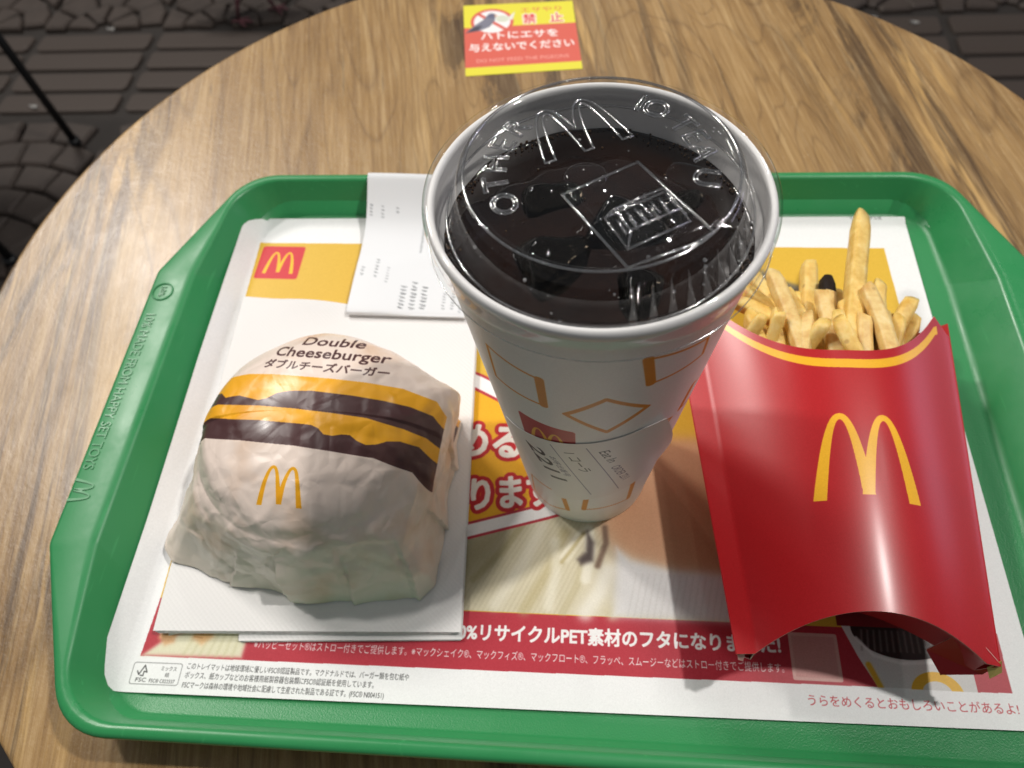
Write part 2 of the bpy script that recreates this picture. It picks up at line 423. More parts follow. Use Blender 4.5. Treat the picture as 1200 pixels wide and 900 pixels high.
# bands: four ribs (y 1160..1460), fan cobbles (y 700..1150 and 1470..1760) and so on
for xb in range(-6, 9):
    x0 = -1010 + xb * 300
    for k in range(4):
        y0 = 1164 + k * 75
        cxm, cym = x0 + 150, y0 + 35
        if not in_view(cxm, cym) or all(hidden_by_table(xx, cym, 285) for xx in (x0, x0 + 290)): continue
        rib(x0 + 12, x0 + 288, y0 + 5, y0 + 62); n_rib += 1
def cobble(pts, dz):
    global n_cob
    c = np.mean(pts, 0); v = []
    for z, k in ((-14, 1.0), (-5, 1.0), (0, .86)):
        for p in pts:
            q = c + (np.array(p) - c) * k; v.append((q[0], q[1], FZ + z + dz))
    n = len(pts)
    mesh_obj("cobble", v, grid_faces(n, 3, True) + [tuple(range(2 * n, 3 * n))], M_STONE, floor, smooth=False); n_cob += 1
def fan_band(ya, yb):
    """fan pattern: rings of wedge stones round points on the band's lower edge, every 300 mm"""
    for xb in range(-7, 9):
        fx = -860 + xb * 300
        for ring in range(0, 6):
            r0, r1 = 28 + ring * 70, 92 + ring * 70
            n = max(4, int(math.pi * (r0 + r1) / 2 / 78))
            for k in range(n):
                a0 = math.pi * k / n + .05 / (ring + 1) + ring * .1; a1 = math.pi * (k + 1) / n - .05 / (ring + 1) + ring * .1
                pts = []
                for r, a in ((r0, a0), (r0, a1), (r1, a1), (r1, (a0 + a1) / 2), (r1, a0)):
                    pts.append((fx + r * math.cos(a) + random.uniform(-3, 3), ya + r * math.sin(a) + random.uniform(-3, 3)))
                c = np.mean(pts, 0)
                if abs(c[0] - fx) > 146 or c[1] > yb - 20 or c[1] < ya + 10: continue
                pts = [(min(max(p[0], fx - 146), fx + 146), min(max(p[1], ya), yb)) for p in pts]
                if not in_view(*c) or hidden_by_table(c[0], c[1], 285): continue
                if n_cob < 295: cobble(np.array(pts), random.uniform(-2.5, 1.5))
fan_band(1472, 1800); fan_band(690, 1152)

# chair whose two legs show at the left edge of the picture
def chair(loc, rz):
    t = empty("metal_chair", loc, "black metal chair beyond the table's left edge, only thin legs in view", "chair")
    t.rotation_euler[2] = rz
    x, y, z = loc
    for sx in (0, 1):
        for sy in (0, 1):
            v, f = bar_mesh((x + sx * -400, y + sy * -330, z), (x + sx * -380 - 10, y + sy * -310 - 10, z + 440), 8, 8)
            leg = mesh_obj("leg", v, f, M_IRON, t)
            v, f = bar_mesh((x + sx * -400, y + sy * -330, z), (x + sx * -400, y + sy * -330, z + 14), 12, 11, 12)
            mesh_obj("foot_cap", v, f, M_IRON, leg)
    v, f = box_mesh(x - 410, x + 10, y - 350, y + 20, z + 440, z + 462); bevel(mesh_obj("seat", v, f, M_IRON, t, smooth=False), 6)
    v, f = box_mesh(x - 415, x - 398, y - 350, y + 20, z + 560, z + 820); bevel(mesh_obj("backrest", v, f, M_IRON, t, smooth=False), 6)
    for yy in (y - 340, y + 8):
        v, f = bar_mesh((x - 403, yy, z + 450), (x - 407, yy, z + 700), 8); mesh_obj("back_post", v, f, M_IRON, t)
    return t
chair((-1062, 1055, FZ), 0.0)

# pigeon: only its feet reach into the picture
def pigeon(loc):
    M_P = mat("pigeon_plumage", "3a3d42", .6, .3, vary=(40, .4)); M_F = mat("pigeon_pink_skin", "6a4348", .6, .3); M_B = mat("pigeon_beak", "2c2a2a", .5)
    x, y, z = loc
    t = empty("pigeon", loc, "grey pigeon on pink legs walking on the paving behind the table", "pigeon")
    spine = [(-185, 96, 3), (-150, 98, 12), (-110, 104, 22), (-60, 112, 42), (0, 122, 56), (45, 136, 55), (80, 158, 42), (98, 186, 28), (106, 210, 23), (116, 226, 22), (130, 230, 15), (138, 229, 5)]
    v = []; n = 16
    for i, (px, pz, r) in enumerate(spine):
        for k in range(n):
            a = 2 * math.pi * k / n
            v.append((x + px, y + r * .85 * math.cos(a), z + pz + r * math.sin(a)))
    mesh_obj("body", v, grid_faces(n, len(spine), True) + [tuple(range(n))[::-1], tuple(range(n * (len(spine) - 1), n * len(spine)))], M_P, t)
    v, f = bar_mesh((x + 136, y, z + 229), (x + 158, y, z + 222), 4.5, 1, 8); mesh_obj("beak", v, f, M_B, t)
    for s, dx in ((-1, -38), (1, 40)):
        hip = (x + dx * .4, y + s * 22, z + 80); an = (x + dx, y + s * 24, z + 8)
        ps = [bar_mesh(hip, an, 6, 3.6, 8)]
        for ang, ln in ((0, 34), (.7, 28), (-.7, 28), (math.pi, 18)):
            ps.append(bar_mesh((an[0], an[1], z + 7), (an[0] + ln * math.cos(ang), an[1] + ln * math.sin(ang), z + 2.4), 3.6, 2, 8))
        mesh_obj("leg", *merge(*ps), M_F, t)
        v = []; 
        for k in range(12):
            a = 2 * math.pi * k / 12
            for rr in (0,): v.append((x - 30 + 95 * math.cos(a) - 20, y + s * (40 + 6 * (k % 2 == 0)), z + 126 + 30 * math.sin(a)))
        v += [(p[0], p[1] - s * 6, p[2]) for p in v]
        mesh_obj("wing", v, [tuple(range(12)), tuple(range(12, 24))[::-1]] + grid_faces(12, 2, True), M_P, t)
pigeon((-775, 1500, FZ))

M_SCRAP = mat("white_paper_scrap", "9a9894", .7)
for k, (sx, sy, lab) in enumerate([(-1130, 1462, "tiny white scrap on the fan pavers nearest the photo's left edge"), (-1210, 1178, "tiny white scrap at the far left beside the chair leg"),
                                   (722, 1420, "tiny white scrap on the pavers at the right, next to a rib"), (640, 1440, "tiny white scrap on the pavers just behind the table's right edge")]):
    v = []
    for i in range(7):
        a = 2 * math.pi * i / 7; r = 5.5 + 2.5 * math.sin(i * 2.3 + k)
        v.append((sx + 1.6 * r * math.cos(a), sy + r * math.sin(a), FZ + 1.5 + 1.5 * (i % 2)))
    v += [(p[0], p[1], p[2] - 1.2) for p in v]
    tag(mesh_obj("paper_scrap", v, [tuple(range(7)), tuple(range(7, 14))[::-1]] + grid_faces(7, 2, True), M_SCRAP, loc=(sx, sy, FZ)), lab, "litter", "white scraps on the paving")

# ------------------------------------------------------------------ table
TZ = -6.0
table = empty("round_table", (TCX, TCY, FZ), "round pedestal table with a wood grain top under the green tray", "table")
n = 160; prof = [(0, TZ - 24), (TR_ - 1.5, TZ - 24), (TR_, TZ - 22.5), (TR_, TZ - 1.6), (TR_ - .5, TZ - .5), (TR_ - 1.6, TZ), (TR_ - 3, TZ), (0, TZ)]
v, f = lathe(prof, TCX, TCY, n)
fm = [1 if j < 4 else 0 for j in range(len(prof) - 1) for i in range(n)]
mesh_obj("tabletop", v, f, [M_WOOD, M_EDGE], table, fmat=fm, smooth=True)
v, f = lathe([(0, TZ - 24.5), (120, TZ - 24.5), (120, TZ - 30), (32, TZ - 34), (30, FZ + 40), (60, FZ + 26), (215, FZ + 12), (220, FZ + 2), (0, FZ + 2)], TCX, TCY, 48)
mesh_obj("pedestal", v, f, M_IRON, table)

# sticker on the tabletop
ST = [(-79.5, 344.0), (-0.8, 347.0), (7.5, 269.0), (-70.3, 263.0)]   # TL TR BR BL
pr = Print(0, 0, 100, 80, 7, hexc("e8de42"))
RED_S = hexc("dc6656")
pr.poly([(0, 8.5), (100, 8.5), (100, 53), (0, 53)], RED_S)
pr.ellipse(25.5, 59, 19.5, 15.5, hexc("f4f1f0")); pr.ellipse(25.5, 59, 19.5, 15.5, RED_S, ring=2.4)
pr.poly([(12, 68), (14.5, 70), (40, 49), (37.5, 47)], RED_S)
pr.poly([(38, 61), (47, 70), (44, 60)], hexc("e9e6da")); pr.ellipse(35, 62, 6, 4, hexc("d8dcc8"))
pr.poly([(1, 47), (9, 55), (17, 61), (21, 66), (26, 68), (29, 66), (28, 60), (23, 53), (14, 49)], hexc("80808e")); pr.ellipse(25.5, 66, 4, 3, hexc("6a6c82"))
pr.poly([(1, 47), (10, 54), (17, 55), (12, 49)], hexc("4b4a55")); pr.poly([(28, 67), (32, 65.5), (28, 65)], hexc("d9a06a"))
pr.text("エサやり", 52, 69, RED_S, size=6.5, width=37)
for s_, x_ in (("禁", 53.5), ("止", 78)):
    pr.text(s_, x_, 55.8, hexc("dd2f36"), size=12.5, bold=.02, outline=.9, oc=hexc("fbf7e8"))
pr.text("ハトにエサを", 15, 39.0, hexc("fdf6f2"), size=9.5, width=68, bold=.03)
pr.text("与えないでください", 4, 26.2, hexc("fdf6f2"), size=9.8, width=92, bold=.03)
pr.text("DO NOT FEED THE PIGEONS", 10, 13.5, hexc("f4b0a4"), size=5.2, width=80)
M_STK = mat_print("pigeon_warning_sticker_print", pr.image("pigeon_sticker_print"), .4, .5)
nu = 8; v = []; uv = []
for lay, dz in ((0, 0.25),):
    for j in range(nu):
        for i in range(nu):
            a, b_ = i / (nu - 1), j / (nu - 1)
            top = np.array(ST[0]) * (1 - a) + np.array(ST[1]) * a; bot = np.array(ST[3]) * (1 - a) + np.array(ST[2]) * a
            p = bot * (1 - b_) + top * b_; v.append((p[0], p[1], TZ + dz)); uv.append((a, b_))
st = mesh_obj("warning_sticker", v, grid_faces(nu, nu), M_STK, loc=(ST[3][0], ST[3][1], TZ), uv=uv); solidify(st, .2, -1)
tag(st, "yellow and red Japanese sticker forbidding feeding pigeons, on the tabletop behind the cup", "sticker")

# ------------------------------------------------------------------ tray
TX, TY = 8.0, -4.0
def ring8(a, b, c, d, r1, r2, z, k=9):
    """rounded octagon: side corners (+-a, +-b), end corners (+-c, +-d)"""
    P = [(a, -b), (a, b), (c, d), (-c, d), (-a, b), (-a, -b), (-c, -d), (c, -d)]; R = [r1, r1, r2, r2, r1, r1, r2, r2]
    out = []
    for i in range(8):
        p = Vector(P[i]); u = (Vector(P[i - 1]) - p).normalized(); w = (Vector(P[(i + 1) % 8]) - p).normalized()
        ang = u.angle(w); t = R[i] / math.tan(ang / 2)
        s0 = p + u * t; s1 = p + w * t; cc = p + (u + w).normalized() * (R[i] / math.sin(ang / 2))
        a0 = math.atan2(s0.y - cc.y, s0.x - cc.x); a1 = math.atan2(s1.y - cc.y, s1.x - cc.x)
        da = (a1 - a0 + math.pi) % (2 * math.pi) - math.pi
        for q in range(k):
            aa = a0 + da * q / (k - 1); out.append((TX + cc.x + R[i] * math.cos(aa), TY + cc.y + R[i] * math.sin(aa), z))
    return out
rings = [
    ring8(180, 88, 177, 130, 10, 14, -5.9), ring8(183, 90, 180, 133, 10, 16, -4.6), ring8(200, 74, 192, 141.6, 14, 26, 16.2), ring8(217.2, 74.5, 186, 143.6, 10, 25, 16.0),
    ring8(219.5, 74.6, 187.6, 146, 10, 27, 15.6), ring8(219.9, 74.6, 188, 146.4, 10, 27, 16.5), ring8(219.9, 74.6, 188, 146.4, 10, 27, 18.2), ring8(219.4, 74.5, 187.6, 146, 10, 27, 19.4),
    ring8(217.8, 74.3, 186.6, 144.8, 10, 26, 20.0), ring8(203.0, 73.2, 191, 143.2, 12, 26, 20.2), ring8(199.6, 73.0, 190.3, 142.0, 14, 26, 19.9), ring8(198.2, 72.8, 189.8, 141.0, 14, 26, 18.8),
    ring8(187.5, 84, 184, 136.6, 14, 19, 2.2), ring8(185.6, 85, 183, 135.4, 14, 18, 0.3), ring8(183.8, 86, 181, 134, 14, 17, -.7),
    ring8(179.4, 87, 177, 130.0, 12, 15, -.75), ring8(178.8, 87, 176.4, 129.4, 12, 15, -1.15)]
nr = len(rings[0]); v = [p for r in rings for p in r]; f = grid_faces(nr, len(rings), True)
fm = [0 if j < 13 else 1 for j in range(len(rings) - 1) for i in range(nr)]
f.append(tuple(range(nr))[::-1]); fm.append(0); f.append(tuple(range(nr * (len(rings) - 1), nr * len(rings)))); fm.append(1)
tray = mesh_obj("serving_tray", v, f, [M_GREEN, M_GREENF], loc=(TX, TY, TZ), fmat=fm)
tag(tray, "green plastic serving tray with rounded corners on the wooden table", "tray")

def raised_text(name, s, size, place, h, material, parent, width=None, bold=0.0):
    """embossed lettering: place(x, y) -> point and normal-up offset"""
    t, tr = text_tris(s, bold, 4)
    mn, mx = t.min(0), t.max(0); k = (width / (mx[0] - mn[0])) if width else size
    V = []; n = len(t)
    for zz in (-.3, h):
        for p in t: V.append(place((p[0] - (mn[0] + mx[0]) / 2) * k, p[1] * size, zz))
    from collections import Counter
    ed = Counter()
    for a, b_, c in tr:
        for e in ((a, b_), (b_, c), (c, a)): ed[tuple(sorted(e))] += 1
    F = [(a + n, b_ + n, c + n) for a, b_, c in tr]
    for a, b_, c in tr:
        for e in ((a, b_), (b_, c), (c, a)):
            if ed[tuple(sorted(e))] == 1: F.append((e[0], e[1], e[1] + n, e[0] + n))
    return mesh_obj(name, V, F, material, parent, smooth=False)
def tube_loops(name, loops, place, r, material, parent):
    """closed loops of 2-D points as round ridges"""
    V = []; F = []; m = 6
    for P in loops:
        n = len(P)
        if n < 3: continue
        b0 = len(V)
        for k in range(n):
            a = np.array(P[k - 1]); c = np.array(P[(k + 1) % n]); d = c - a; d = d / (np.linalg.norm(d) + 1e-9); nn = np.array([-d[1], d[0]])
            for q in range(m):
                t = 2 * math.pi * q / m; o = nn * math.cos(t) * r
                V.append(place(P[k][0] + o[0], P[k][1] + o[1], r * .5 + r * math.sin(t)))
        for k in range(n):
            for q in range(m):
                F.append((b0 + k * m + q, b0 + k * m + (q + 1) % m, b0 + ((k + 1) % n) * m + (q + 1) % m, b0 + ((k + 1) % n) * m + q))
    return mesh_obj(name, V, F, material, parent)
def text_loops(s, size):
    t, tr = text_tris(s, 0.0, 4)
    from collections import Counter
    mn, mx = t.min(0), t.max(0); ed = Counter(); nxt = {}
    for a, b_, c in tr.tolist():
        for e in ((a, b_), (b_, c), (c, a)): ed[tuple(sorted(e))] += 1
    for a, b_, c in tr.tolist():
        for e in ((a, b_), (b_, c), (c, a)):
            if ed[tuple(sorted(e))] == 1: nxt[e[0]] = e[1]
    loops = []; seen = set()
    for st in nxt:
        if st in seen: continue
        L_ = []; q = st
        while q not in seen and q in nxt: seen.add(q); L_.append(((t[q][0] - (mn[0] + mx[0]) / 2) * size, t[q][1] * size)); q = nxt[q]
        loops.append(L_)
    return loops
def raised_arches(name, w, h, place, ht, material, parent):
    """the sign's strokes as a raised band built from quads between outer and inner outline"""
    m = 24; V = []; F = []
    for sgn in (-1, 1):
        def oy(x): return max(0, 1 - (abs(x + .215) / .285) ** 2.3)
        def iy(x): return .925 * (1 - (abs(x + .215) / .165) ** 2.1)
        xo = [-.5 + .5 * k / m for k in range(m + 1)]
        ii = [-.38 + .33 * k / m for k in range(m + 1)]
        base = len(V)
        for zz in (-.3, ht):
            for k in range(m + 1):
                V.append(place(sgn * -1 * xo[k] * w, oy(xo[k]) * h, zz)); V.append(place(sgn * -1 * ii[k] * w, (max(0.0, iy(ii[k])) if k < m else .04) * h, zz))
        N2 = 2 * (m + 1)
        for k in range(m):
            a = base + 2 * k
            F += [(a + N2, a + 2 + N2, a + 3 + N2, a + 1 + N2), (a, a + 2, a + 2 + N2, a + N2), (a + 1, a + 3, a + 3 + N2, a + 1 + N2)]
        F += [(base, base + 1, base + 1 + N2, base + N2)]
    return mesh_obj(name, V, F, material, parent, smooth=False)
def on_rim(cx, cy, rot, z=20.15):
    ca, sa = math.cos(rot), math.sin(rot)
    return lambda x, y, h: (cx + x * ca - y * sa, cy + x * sa + y * ca, z + h)
raised_text("embossed_lettering", "10% MADE FROM HAPPY SET TOYS", 7.0, on_rim(-208.6, -1, math.radians(-91)), .28, M_GREEN, tray, width=86)
raised_arches("embossed_arches", 11, 9.5, on_rim(-210.5, -54, math.radians(-93)), .3, M_GREEN, tray)
vs = []; 
for z_, rr in ((-.3, 5.6), (.45, 5.6), (.45, 4.9), (-.3, 4.9)):
    vs += [(-204.2 + rr * math.cos(2 * math.pi * k / 40), 56.5 + rr * math.sin(2 * math.pi * k / 40), 20.15 + z_) for k in range(40)]
emb = mesh_obj("recycling_emblem", vs, grid_faces(40, 4, True), M_GREEN, tray)
raised_text("emblem_lettering", "10%", 4.2, on_rim(-205.6, 56.5, math.radians(-91)), .4, M_GREEN, emb)

#PART2
# ------------------------------------------------------------------ paper tray mat (z = 0), its left edge climbing the tray wall
MATC = {"BL": (-180.5, -131.6), "BR": (181.6, -127.6), "TR": (182.0, 127.8), "TL": (-180.5, 126.5)}
def mat_z(x, y):
    a = max(0.0, -171.5 - x); b = max(0.0, y - 124.0)
    return 0.0 + .98 * a ** 1.02 * min(1, .72 + max(0, (y + 60)) / 300) + .25 * b + .25 * (mnoise.noise(Vector((x * .012, y * .012, 1.7)))) * min(1, (a + 3) / 4)
PR = Print(-186, -137, 186, 137, 6.5, hexc("f4f4f4"))
YEL = hexc("f3b915"); RED = hexc("b8303e"); WHT = hexc("f6f4f2")
# big yellow field, photo of a drinker, red band
PR.poly([(-172, 108.5), (167.5, 106), (168.5, -93), (-167, -94)], hexc("e2b73c"))
PR.poly([(-167, -93.5), (172, -93), (171.8, -114.6), (-168, -117.4)], RED)
PR.rect(-157.5, 94, 24.5, 23.5, hexc("d42a35"), r=1.5, rot=-.02); PR.arches(-157.2, 93.8, 17.5, 15.5, hexc("f8c21c"), rot=-.02)
PR.text("マクドナルド公式", 153, 126.2, hexc("333333"), size=2.2, width=17)
# dark patty print behind the fries
PR.line([(80, 92), (98, 90), (108, 82), (122, 76), (131, 72)], 6.5, hexc("6b655c"), .9, 1.2); PR.line([(104, 79), (118, 73)], 7, hexc("33231c"), .9, 1.2)
PR.line([(78, 74), (96, 72)], 6, hexc("8c8a86"), .8, 1.5)
# cream shirt and neck of the person in the printed photo
cream = hexc("d9d0b4")
PR.poly([(-44, -52), (-6, -43), (34, -38), (84, -30), (84, -93), (-44, -93)], cream)
rgs = np.random.default_rng(3)
PR.poly([(-44, -60), (-20, -56), (-26, -72), (-44, -86)], hexc("8f8562"), .75, 3.0)
for k in range(26):
    x0 = -42 + k * 2.1
    PR.line([(x0 + 16, -50 - k * .1), (x0 + 4, -72), (x0 - 6, -93)], .5, hexc("a79a72"), .32, .5)
for (a, b_, w_, c_, al) in [((4, -58), (-12, -92), 4.5, "b4a574", .55), ((-6, -55), (-24, -90), 5, "efe9d6", .6), ((12, -70), (4, -92), 3, "c2b68c", .5), ((22, -74), (13, -92), 6, "f3efe2", .8),
                            ((-14, -54), (-34, -80), 3, "968a5e", .5), ((0, -62), (-2, -90), 4, "f1ecda", .6), ((30, -80), (24, -92), 5, "cbbf93", .6)]:
    PR.line([a, ((a[0] + b_[0]) / 2 + 1.5, (a[1] + b_[1]) / 2), b_], w_, hexc(c_), al, w_ * .3)
PR.poly([(17, -30), (20, -56), (26, -66), (36, -70), (50, -73), (84, -74), (84, -10), (20, -10)], hexc("d2a27c"), 1, 1.6)
PR.poly([(22, -36), (26, -60), (38, -66), (60, -70), (84, -70), (84, -30)], hexc("b67f58"), .5, 4)
PR.poly([(26, -64), (32, -69), (50, -73), (84, -74.5), (84, -93), (24, -93)], hexc("e6e4e2"), 1, .9)
for k in range(20): PR.line([(34 + k * 2.6, -75), (30 + k * 2.6, -93)], .45, hexc("c8c5c0"), .4, .4)
PR.line([(4, -69), (10, -60), (14, -56), (15, -66), (13, -78)], 4.2, hexc("ece6d2"), 1, .8)
PR.line([(3, -71), (8, -64), (12, -58)], 1.6, hexc("b8a878"), .9, .6)
PR.poly([(13.5, -57), (16.5, -62), (16, -70), (11, -72), (9.5, -69.5), (13, -66)], hexc("4b3f3c"), 1, .5)
PR.line([(21, -55), (21.5, -62), (18, -72)], 2.4, hexc("6a5040"), .85, .7)
# speech tag with rounded lettering
PR.poly([(-60, 24), (-40, 17), (-12, 2), (10, -8), (26, -20), (26, -38), (-6, -48), (-60, -64)], hexc("efb019"), 1, .3)
for off, wd, c_ in ((0, 9.6, RED), (0, 6.6, WHT)):
    PR.line([(-60, 27), (-40, 18), (-14, 4), (26, -16)], wd, c_); PR.line([(-60, -64.5), (-38, -58.5), (-5, -48.5), (26, -38)], wd * .82, c_)
PR.text("やめる", -64.5, -20.5, hexc("f4efe6"), size=19, width=47, rot=-.02, bold=.045, outline=1.9, oc=hexc("c22026"))
PR.text("になります", -65, -50.5, hexc("f4efe6"), size=17, width=64, rot=.10, bold=.045, outline=1.9, oc=hexc("c22026"))
PR.text("ように", -64, -33.5, hexc("f4efe6"), size=9, width=23, rot=.05, bold=.03, outline=1.3, oc=hexc("c22026"))
# child at the left end of the red band
PR.poly([(-167.5, -117.2), (-158, -109), (-150, -106), (-140, -104), (-128, -104), (-125, -108), (-125.5, -116.2)], hexc("e3dec0"), 1, .4)
for k in range(7): PR.line([(-146 + 3 * k, -105), (-150 + 3.4 * k, -116)], 1.0, hexc("c9c397"), .5, .6)
PR.poly([(-163, -105), (-159.5, -103.5), (-155, -106.5), (-155.5, -111.5), (-159, -112.8), (-162.5, -110)], hexc("d8a878"), 1, .4); PR.rect(-156.5, -106.4, 5.4, 4.0, hexc("f5f2ea"), .4, rot=.25)
PR.poly([(-148, -104.5), (-141, -104), (-139.5, -108.5), (-143.5, -111.8), (-148, -109.5)], hexc("e2b47c"), 1, .5)
for k in range(3): PR.line([(-147.5, -105.5 - 1.6 * k), (-144, -106 - 1.6 * k)], .4, hexc("b97f4e"), .7, .2)
# white lettering of the red band
PR.text("ストローなしで飲める、100%リサイクルPET素材のフタになりました!", -118, -104.6, WHT, size=7.2, width=207, rot=.004, bold=.035)
PR.text("※ハッピーセット®はストロー付きでご提供します。※マックシェイク®、マックフィズ®、マックフロート®、フラッペ、スムージーなどはストロー付きでご提供します。", -121.5, -112.0, WHT, size=3.9, width=211, rot=.0035, bold=.012)
# printed cup lid at the right end
PR.poly([(113.5, -92.5), (159.8, -93), (159.6, -115.2), (123.5, -115.0), (118, -104)], hexc("d9d7d4"))
PR.ellipse(137, -93, 20, 11.5, hexc("2a1d1b")); PR.poly([(112, -92.6), (165, -92.6), (165, -80), (112, -80)], hexc("7d1a20"))
for k in range(14): PR.line([(121 + 2.3 * k, -94), (120 + 2.4 * k, -101.5)], .8, hexc("8f8a86"), .55, .3)
PR.line([(118.5, -97), (124, -103.5), (134, -106), (146, -105), (155, -98)], 1.2, hexc("efeeec"), .9, .3)
PR.line([(121.5, -107), (124.5, -115)], 2.2, hexc("e9b52a"), .95, .3); PR.ellipse(145, -116.5, 9.5, 8.0, hexc("e9b52a"), ring=3.4); PR.poly([(113, -115.2), (165, -115.1), (165, -127), (113, -127)], hexc("f4f4f4"))
PR.poly([(159.6, -93), (172, -93), (171.8, -114.8), (159.6, -115.1)], RED)
PR.rect(101.8, -105, 18.6, 18.0, hexc("d9a8a0"), .8); PR.rect(101.8, -105, 16.2, 15.6, hexc("cf948e"), .4)
# small print on the white margin
GR = hexc("3c3c3c")
PR.rect(-159.2, -124.0, 20.6, 8.6, hexc("8a8a8a"), r=1.1, rot=.012); PR.rect(-159.2, -124.0, 20.0, 8.0, hexc("f4f4f4"), r=.9, rot=.012)
PR.line([(-167.2, -123.3), (-166.3, -124.6), (-164.6, -121.0)], .45, GR); PR.line([(-164.6, -121.0), (-163.1, -123.6), (-164.4, -123.3), (-164.4, -125.0), (-165.6, -124.9)], .4, GR)
PR.text("FSC", -167, -127.3, GR, size=2.2, width=4.4); PR.text("ミックス", -157.5, -122.6, GR, size=2.0, width=6.4); PR.text("紙", -155.3, -125.0, GR, size=1.9); PR.text("FSC® C022337", -161.2, -127.4, GR, size=2.0, width=10.6)
for t_, y_, x_, w_ in (("このトレイマットは地球環境に優しいFSC®認証製品です。マクドナルドでは、バーガー類を包む紙や", -121.4, -147, 91), ("ボックス、紙カップなどのお客様用紙製容器包装類にFSC®認証紙を使用しています。", -124.9, -147, 77.5), ("FSCマークは森林の環境や地域社会に配慮して生産された製品である証です。(FSC® N004151)", -128.6, -147, 82)):
    PR.text(t_, x_, y_, GR, size=2.85, width=w_, bold=.008)
PR.text("うらをめくるとおもしろいことがあるよ!", 97, -122.6, hexc("c2333c"), size=4.4, width=75.5, bold=.01, rot=.008)
PR.noise(.012, 2)
M_MAT = mat_print("tray_mat_print", PR.image("tray_mat_print"), .48, .35, bump=(260, .12, .25))
nu, nv = 97, 67; v = []; uv = []
for j in range(nv):
    for i in range(nu):
        a = (i / (nu - 1)) ** 1.35; b_ = j / (nv - 1)
        lo = np.array(MATC["BL"]) * (1 - a) + np.array(MATC["BR"]) * a; hi = np.array(MATC["TL"]) * (1 - a) + np.array(MATC["TR"]) * a
        p = lo * (1 - b_) + hi * b_; v.append((p[0], p[1], mat_z(p[0], p[1]))); uv.append(p)
mt = mesh_obj("tray_mat", v, grid_faces(nu, nv), M_MAT, loc=(0, 0, 0), uv=PR.uv(uv)); solidify(mt, .12)
tag(mt, "printed paper tray mat, white bordered with yellow field and red band, lining the green tray", "tray mat")

# ------------------------------------------------------------------ paper napkins under the burger
def mat_tissue():
    m = mat("embossed_napkin_tissue", "eeecea", .85, .15); N, L = nt(m); b = N["Principled BSDF"]
    tc = N.new("ShaderNodeTexCoord"); vo = N.new("ShaderNodeTexVoronoi"); vo.inputs["Scale"].default_value = 620; vo.inputs["Randomness"].default_value = .0
    mp = N.new("ShaderNodeMapping"); mp.inputs["Rotation"].default_value = (0, 0, .75); L.new(tc.outputs["Object"], mp.inputs[0]); L.new(mp.outputs[0], vo.inputs["Vector"])
    bp = N.new("ShaderNodeBump"); bp.inputs["Strength"].default_value = .42; bp.inputs["Distance"].default_value = .0004
    L.new(vo.outputs["Distance"], bp.inputs["Height"]); L.new(bp.outputs[0], b.inputs["Normal"])
    return m
M_TIS = mat_tissue()
NAPQ = [(-163.2, -108.6), (-37.2, -103.4), (-44.5, 56.0), (-169.5, 67.0)]
def napkin(quad, z0, layers, label, wob):
    V = []; Fc = []; n = 25
    for q in range(layers):
        zz = z0 + q * .75; sh = random.uniform(-.7, .7); sh2 = -.45 * q
        for side in (0, 1):
            for j in range(n):
                for i in range(n):
                    a, b_ = i / (n - 1), j / (n - 1)
                    lo = np.array(quad[0]) * (1 - a) + np.array(quad[1]) * a; hi = np.array(quad[3]) * (1 - a) + np.array(quad[2]) * a
                    p = lo * (1 - b_) + hi * b_ + np.array([sh * (1 if a > .5 else -1), -sh2 * (1 - b_) * .6])
                    e = min(a, 1 - a, b_, 1 - b_); th = .34 * min(1, e * 18) ** .5
                    wz = wob * mnoise.noise(Vector((p[0] * .02, p[1] * .02, z0))) * .8 + 1.12 * max(0, mat_z(p[0], p[1]))
                    if b_ > .93 and .15 < a < .5: wz += (b_ - .93) * 30 * math.sin((a - .15) / .35 * math.pi)
                    V.append((p[0], p[1], zz + wz + (th if side else -th)))
        b0 = q * 2 * n * n
        Fc += [tuple(b0 + k for k in f_[::-1]) for f_ in grid_faces(n, n)] + [tuple(b0 + n * n + k for k in f_) for f_ in grid_faces(n, n)]
        edge = [i for i in range(n)] + [j * n + n - 1 for j in range(1, n)] + [(n - 1) * n + i for i in range(n - 2, -1, -1)] + [j * n for j in range(n - 2, 0, -1)]
        for k in range(len(edge)):
            e0, e1 = edge[k], edge[(k + 1) % len(edge)]; Fc.append((b0 + e0, b0 + e1, b0 + n * n + e1, b0 + n * n + e0))
    return tag(mesh_obj("napkin", V, Fc, M_TIS, loc=(quad[0][0], quad[0][1], z0 - .4)), label, "napkin", "folded napkins under the burger")
napkin([(p[0] + dx, p[1] + dy) for p, (dx, dy) in zip(NAPQ, ((36, -1.6), (.5, -2.0), (.6, .5), (1.5, -1)))], .55, 2, "folded white paper napkin lying lowest, its edge peeking out below the top napkin", .2)
napkin(NAPQ, 2.15, 3, "folded white embossed paper napkin lying topmost, directly under the wrapped burger", .2)

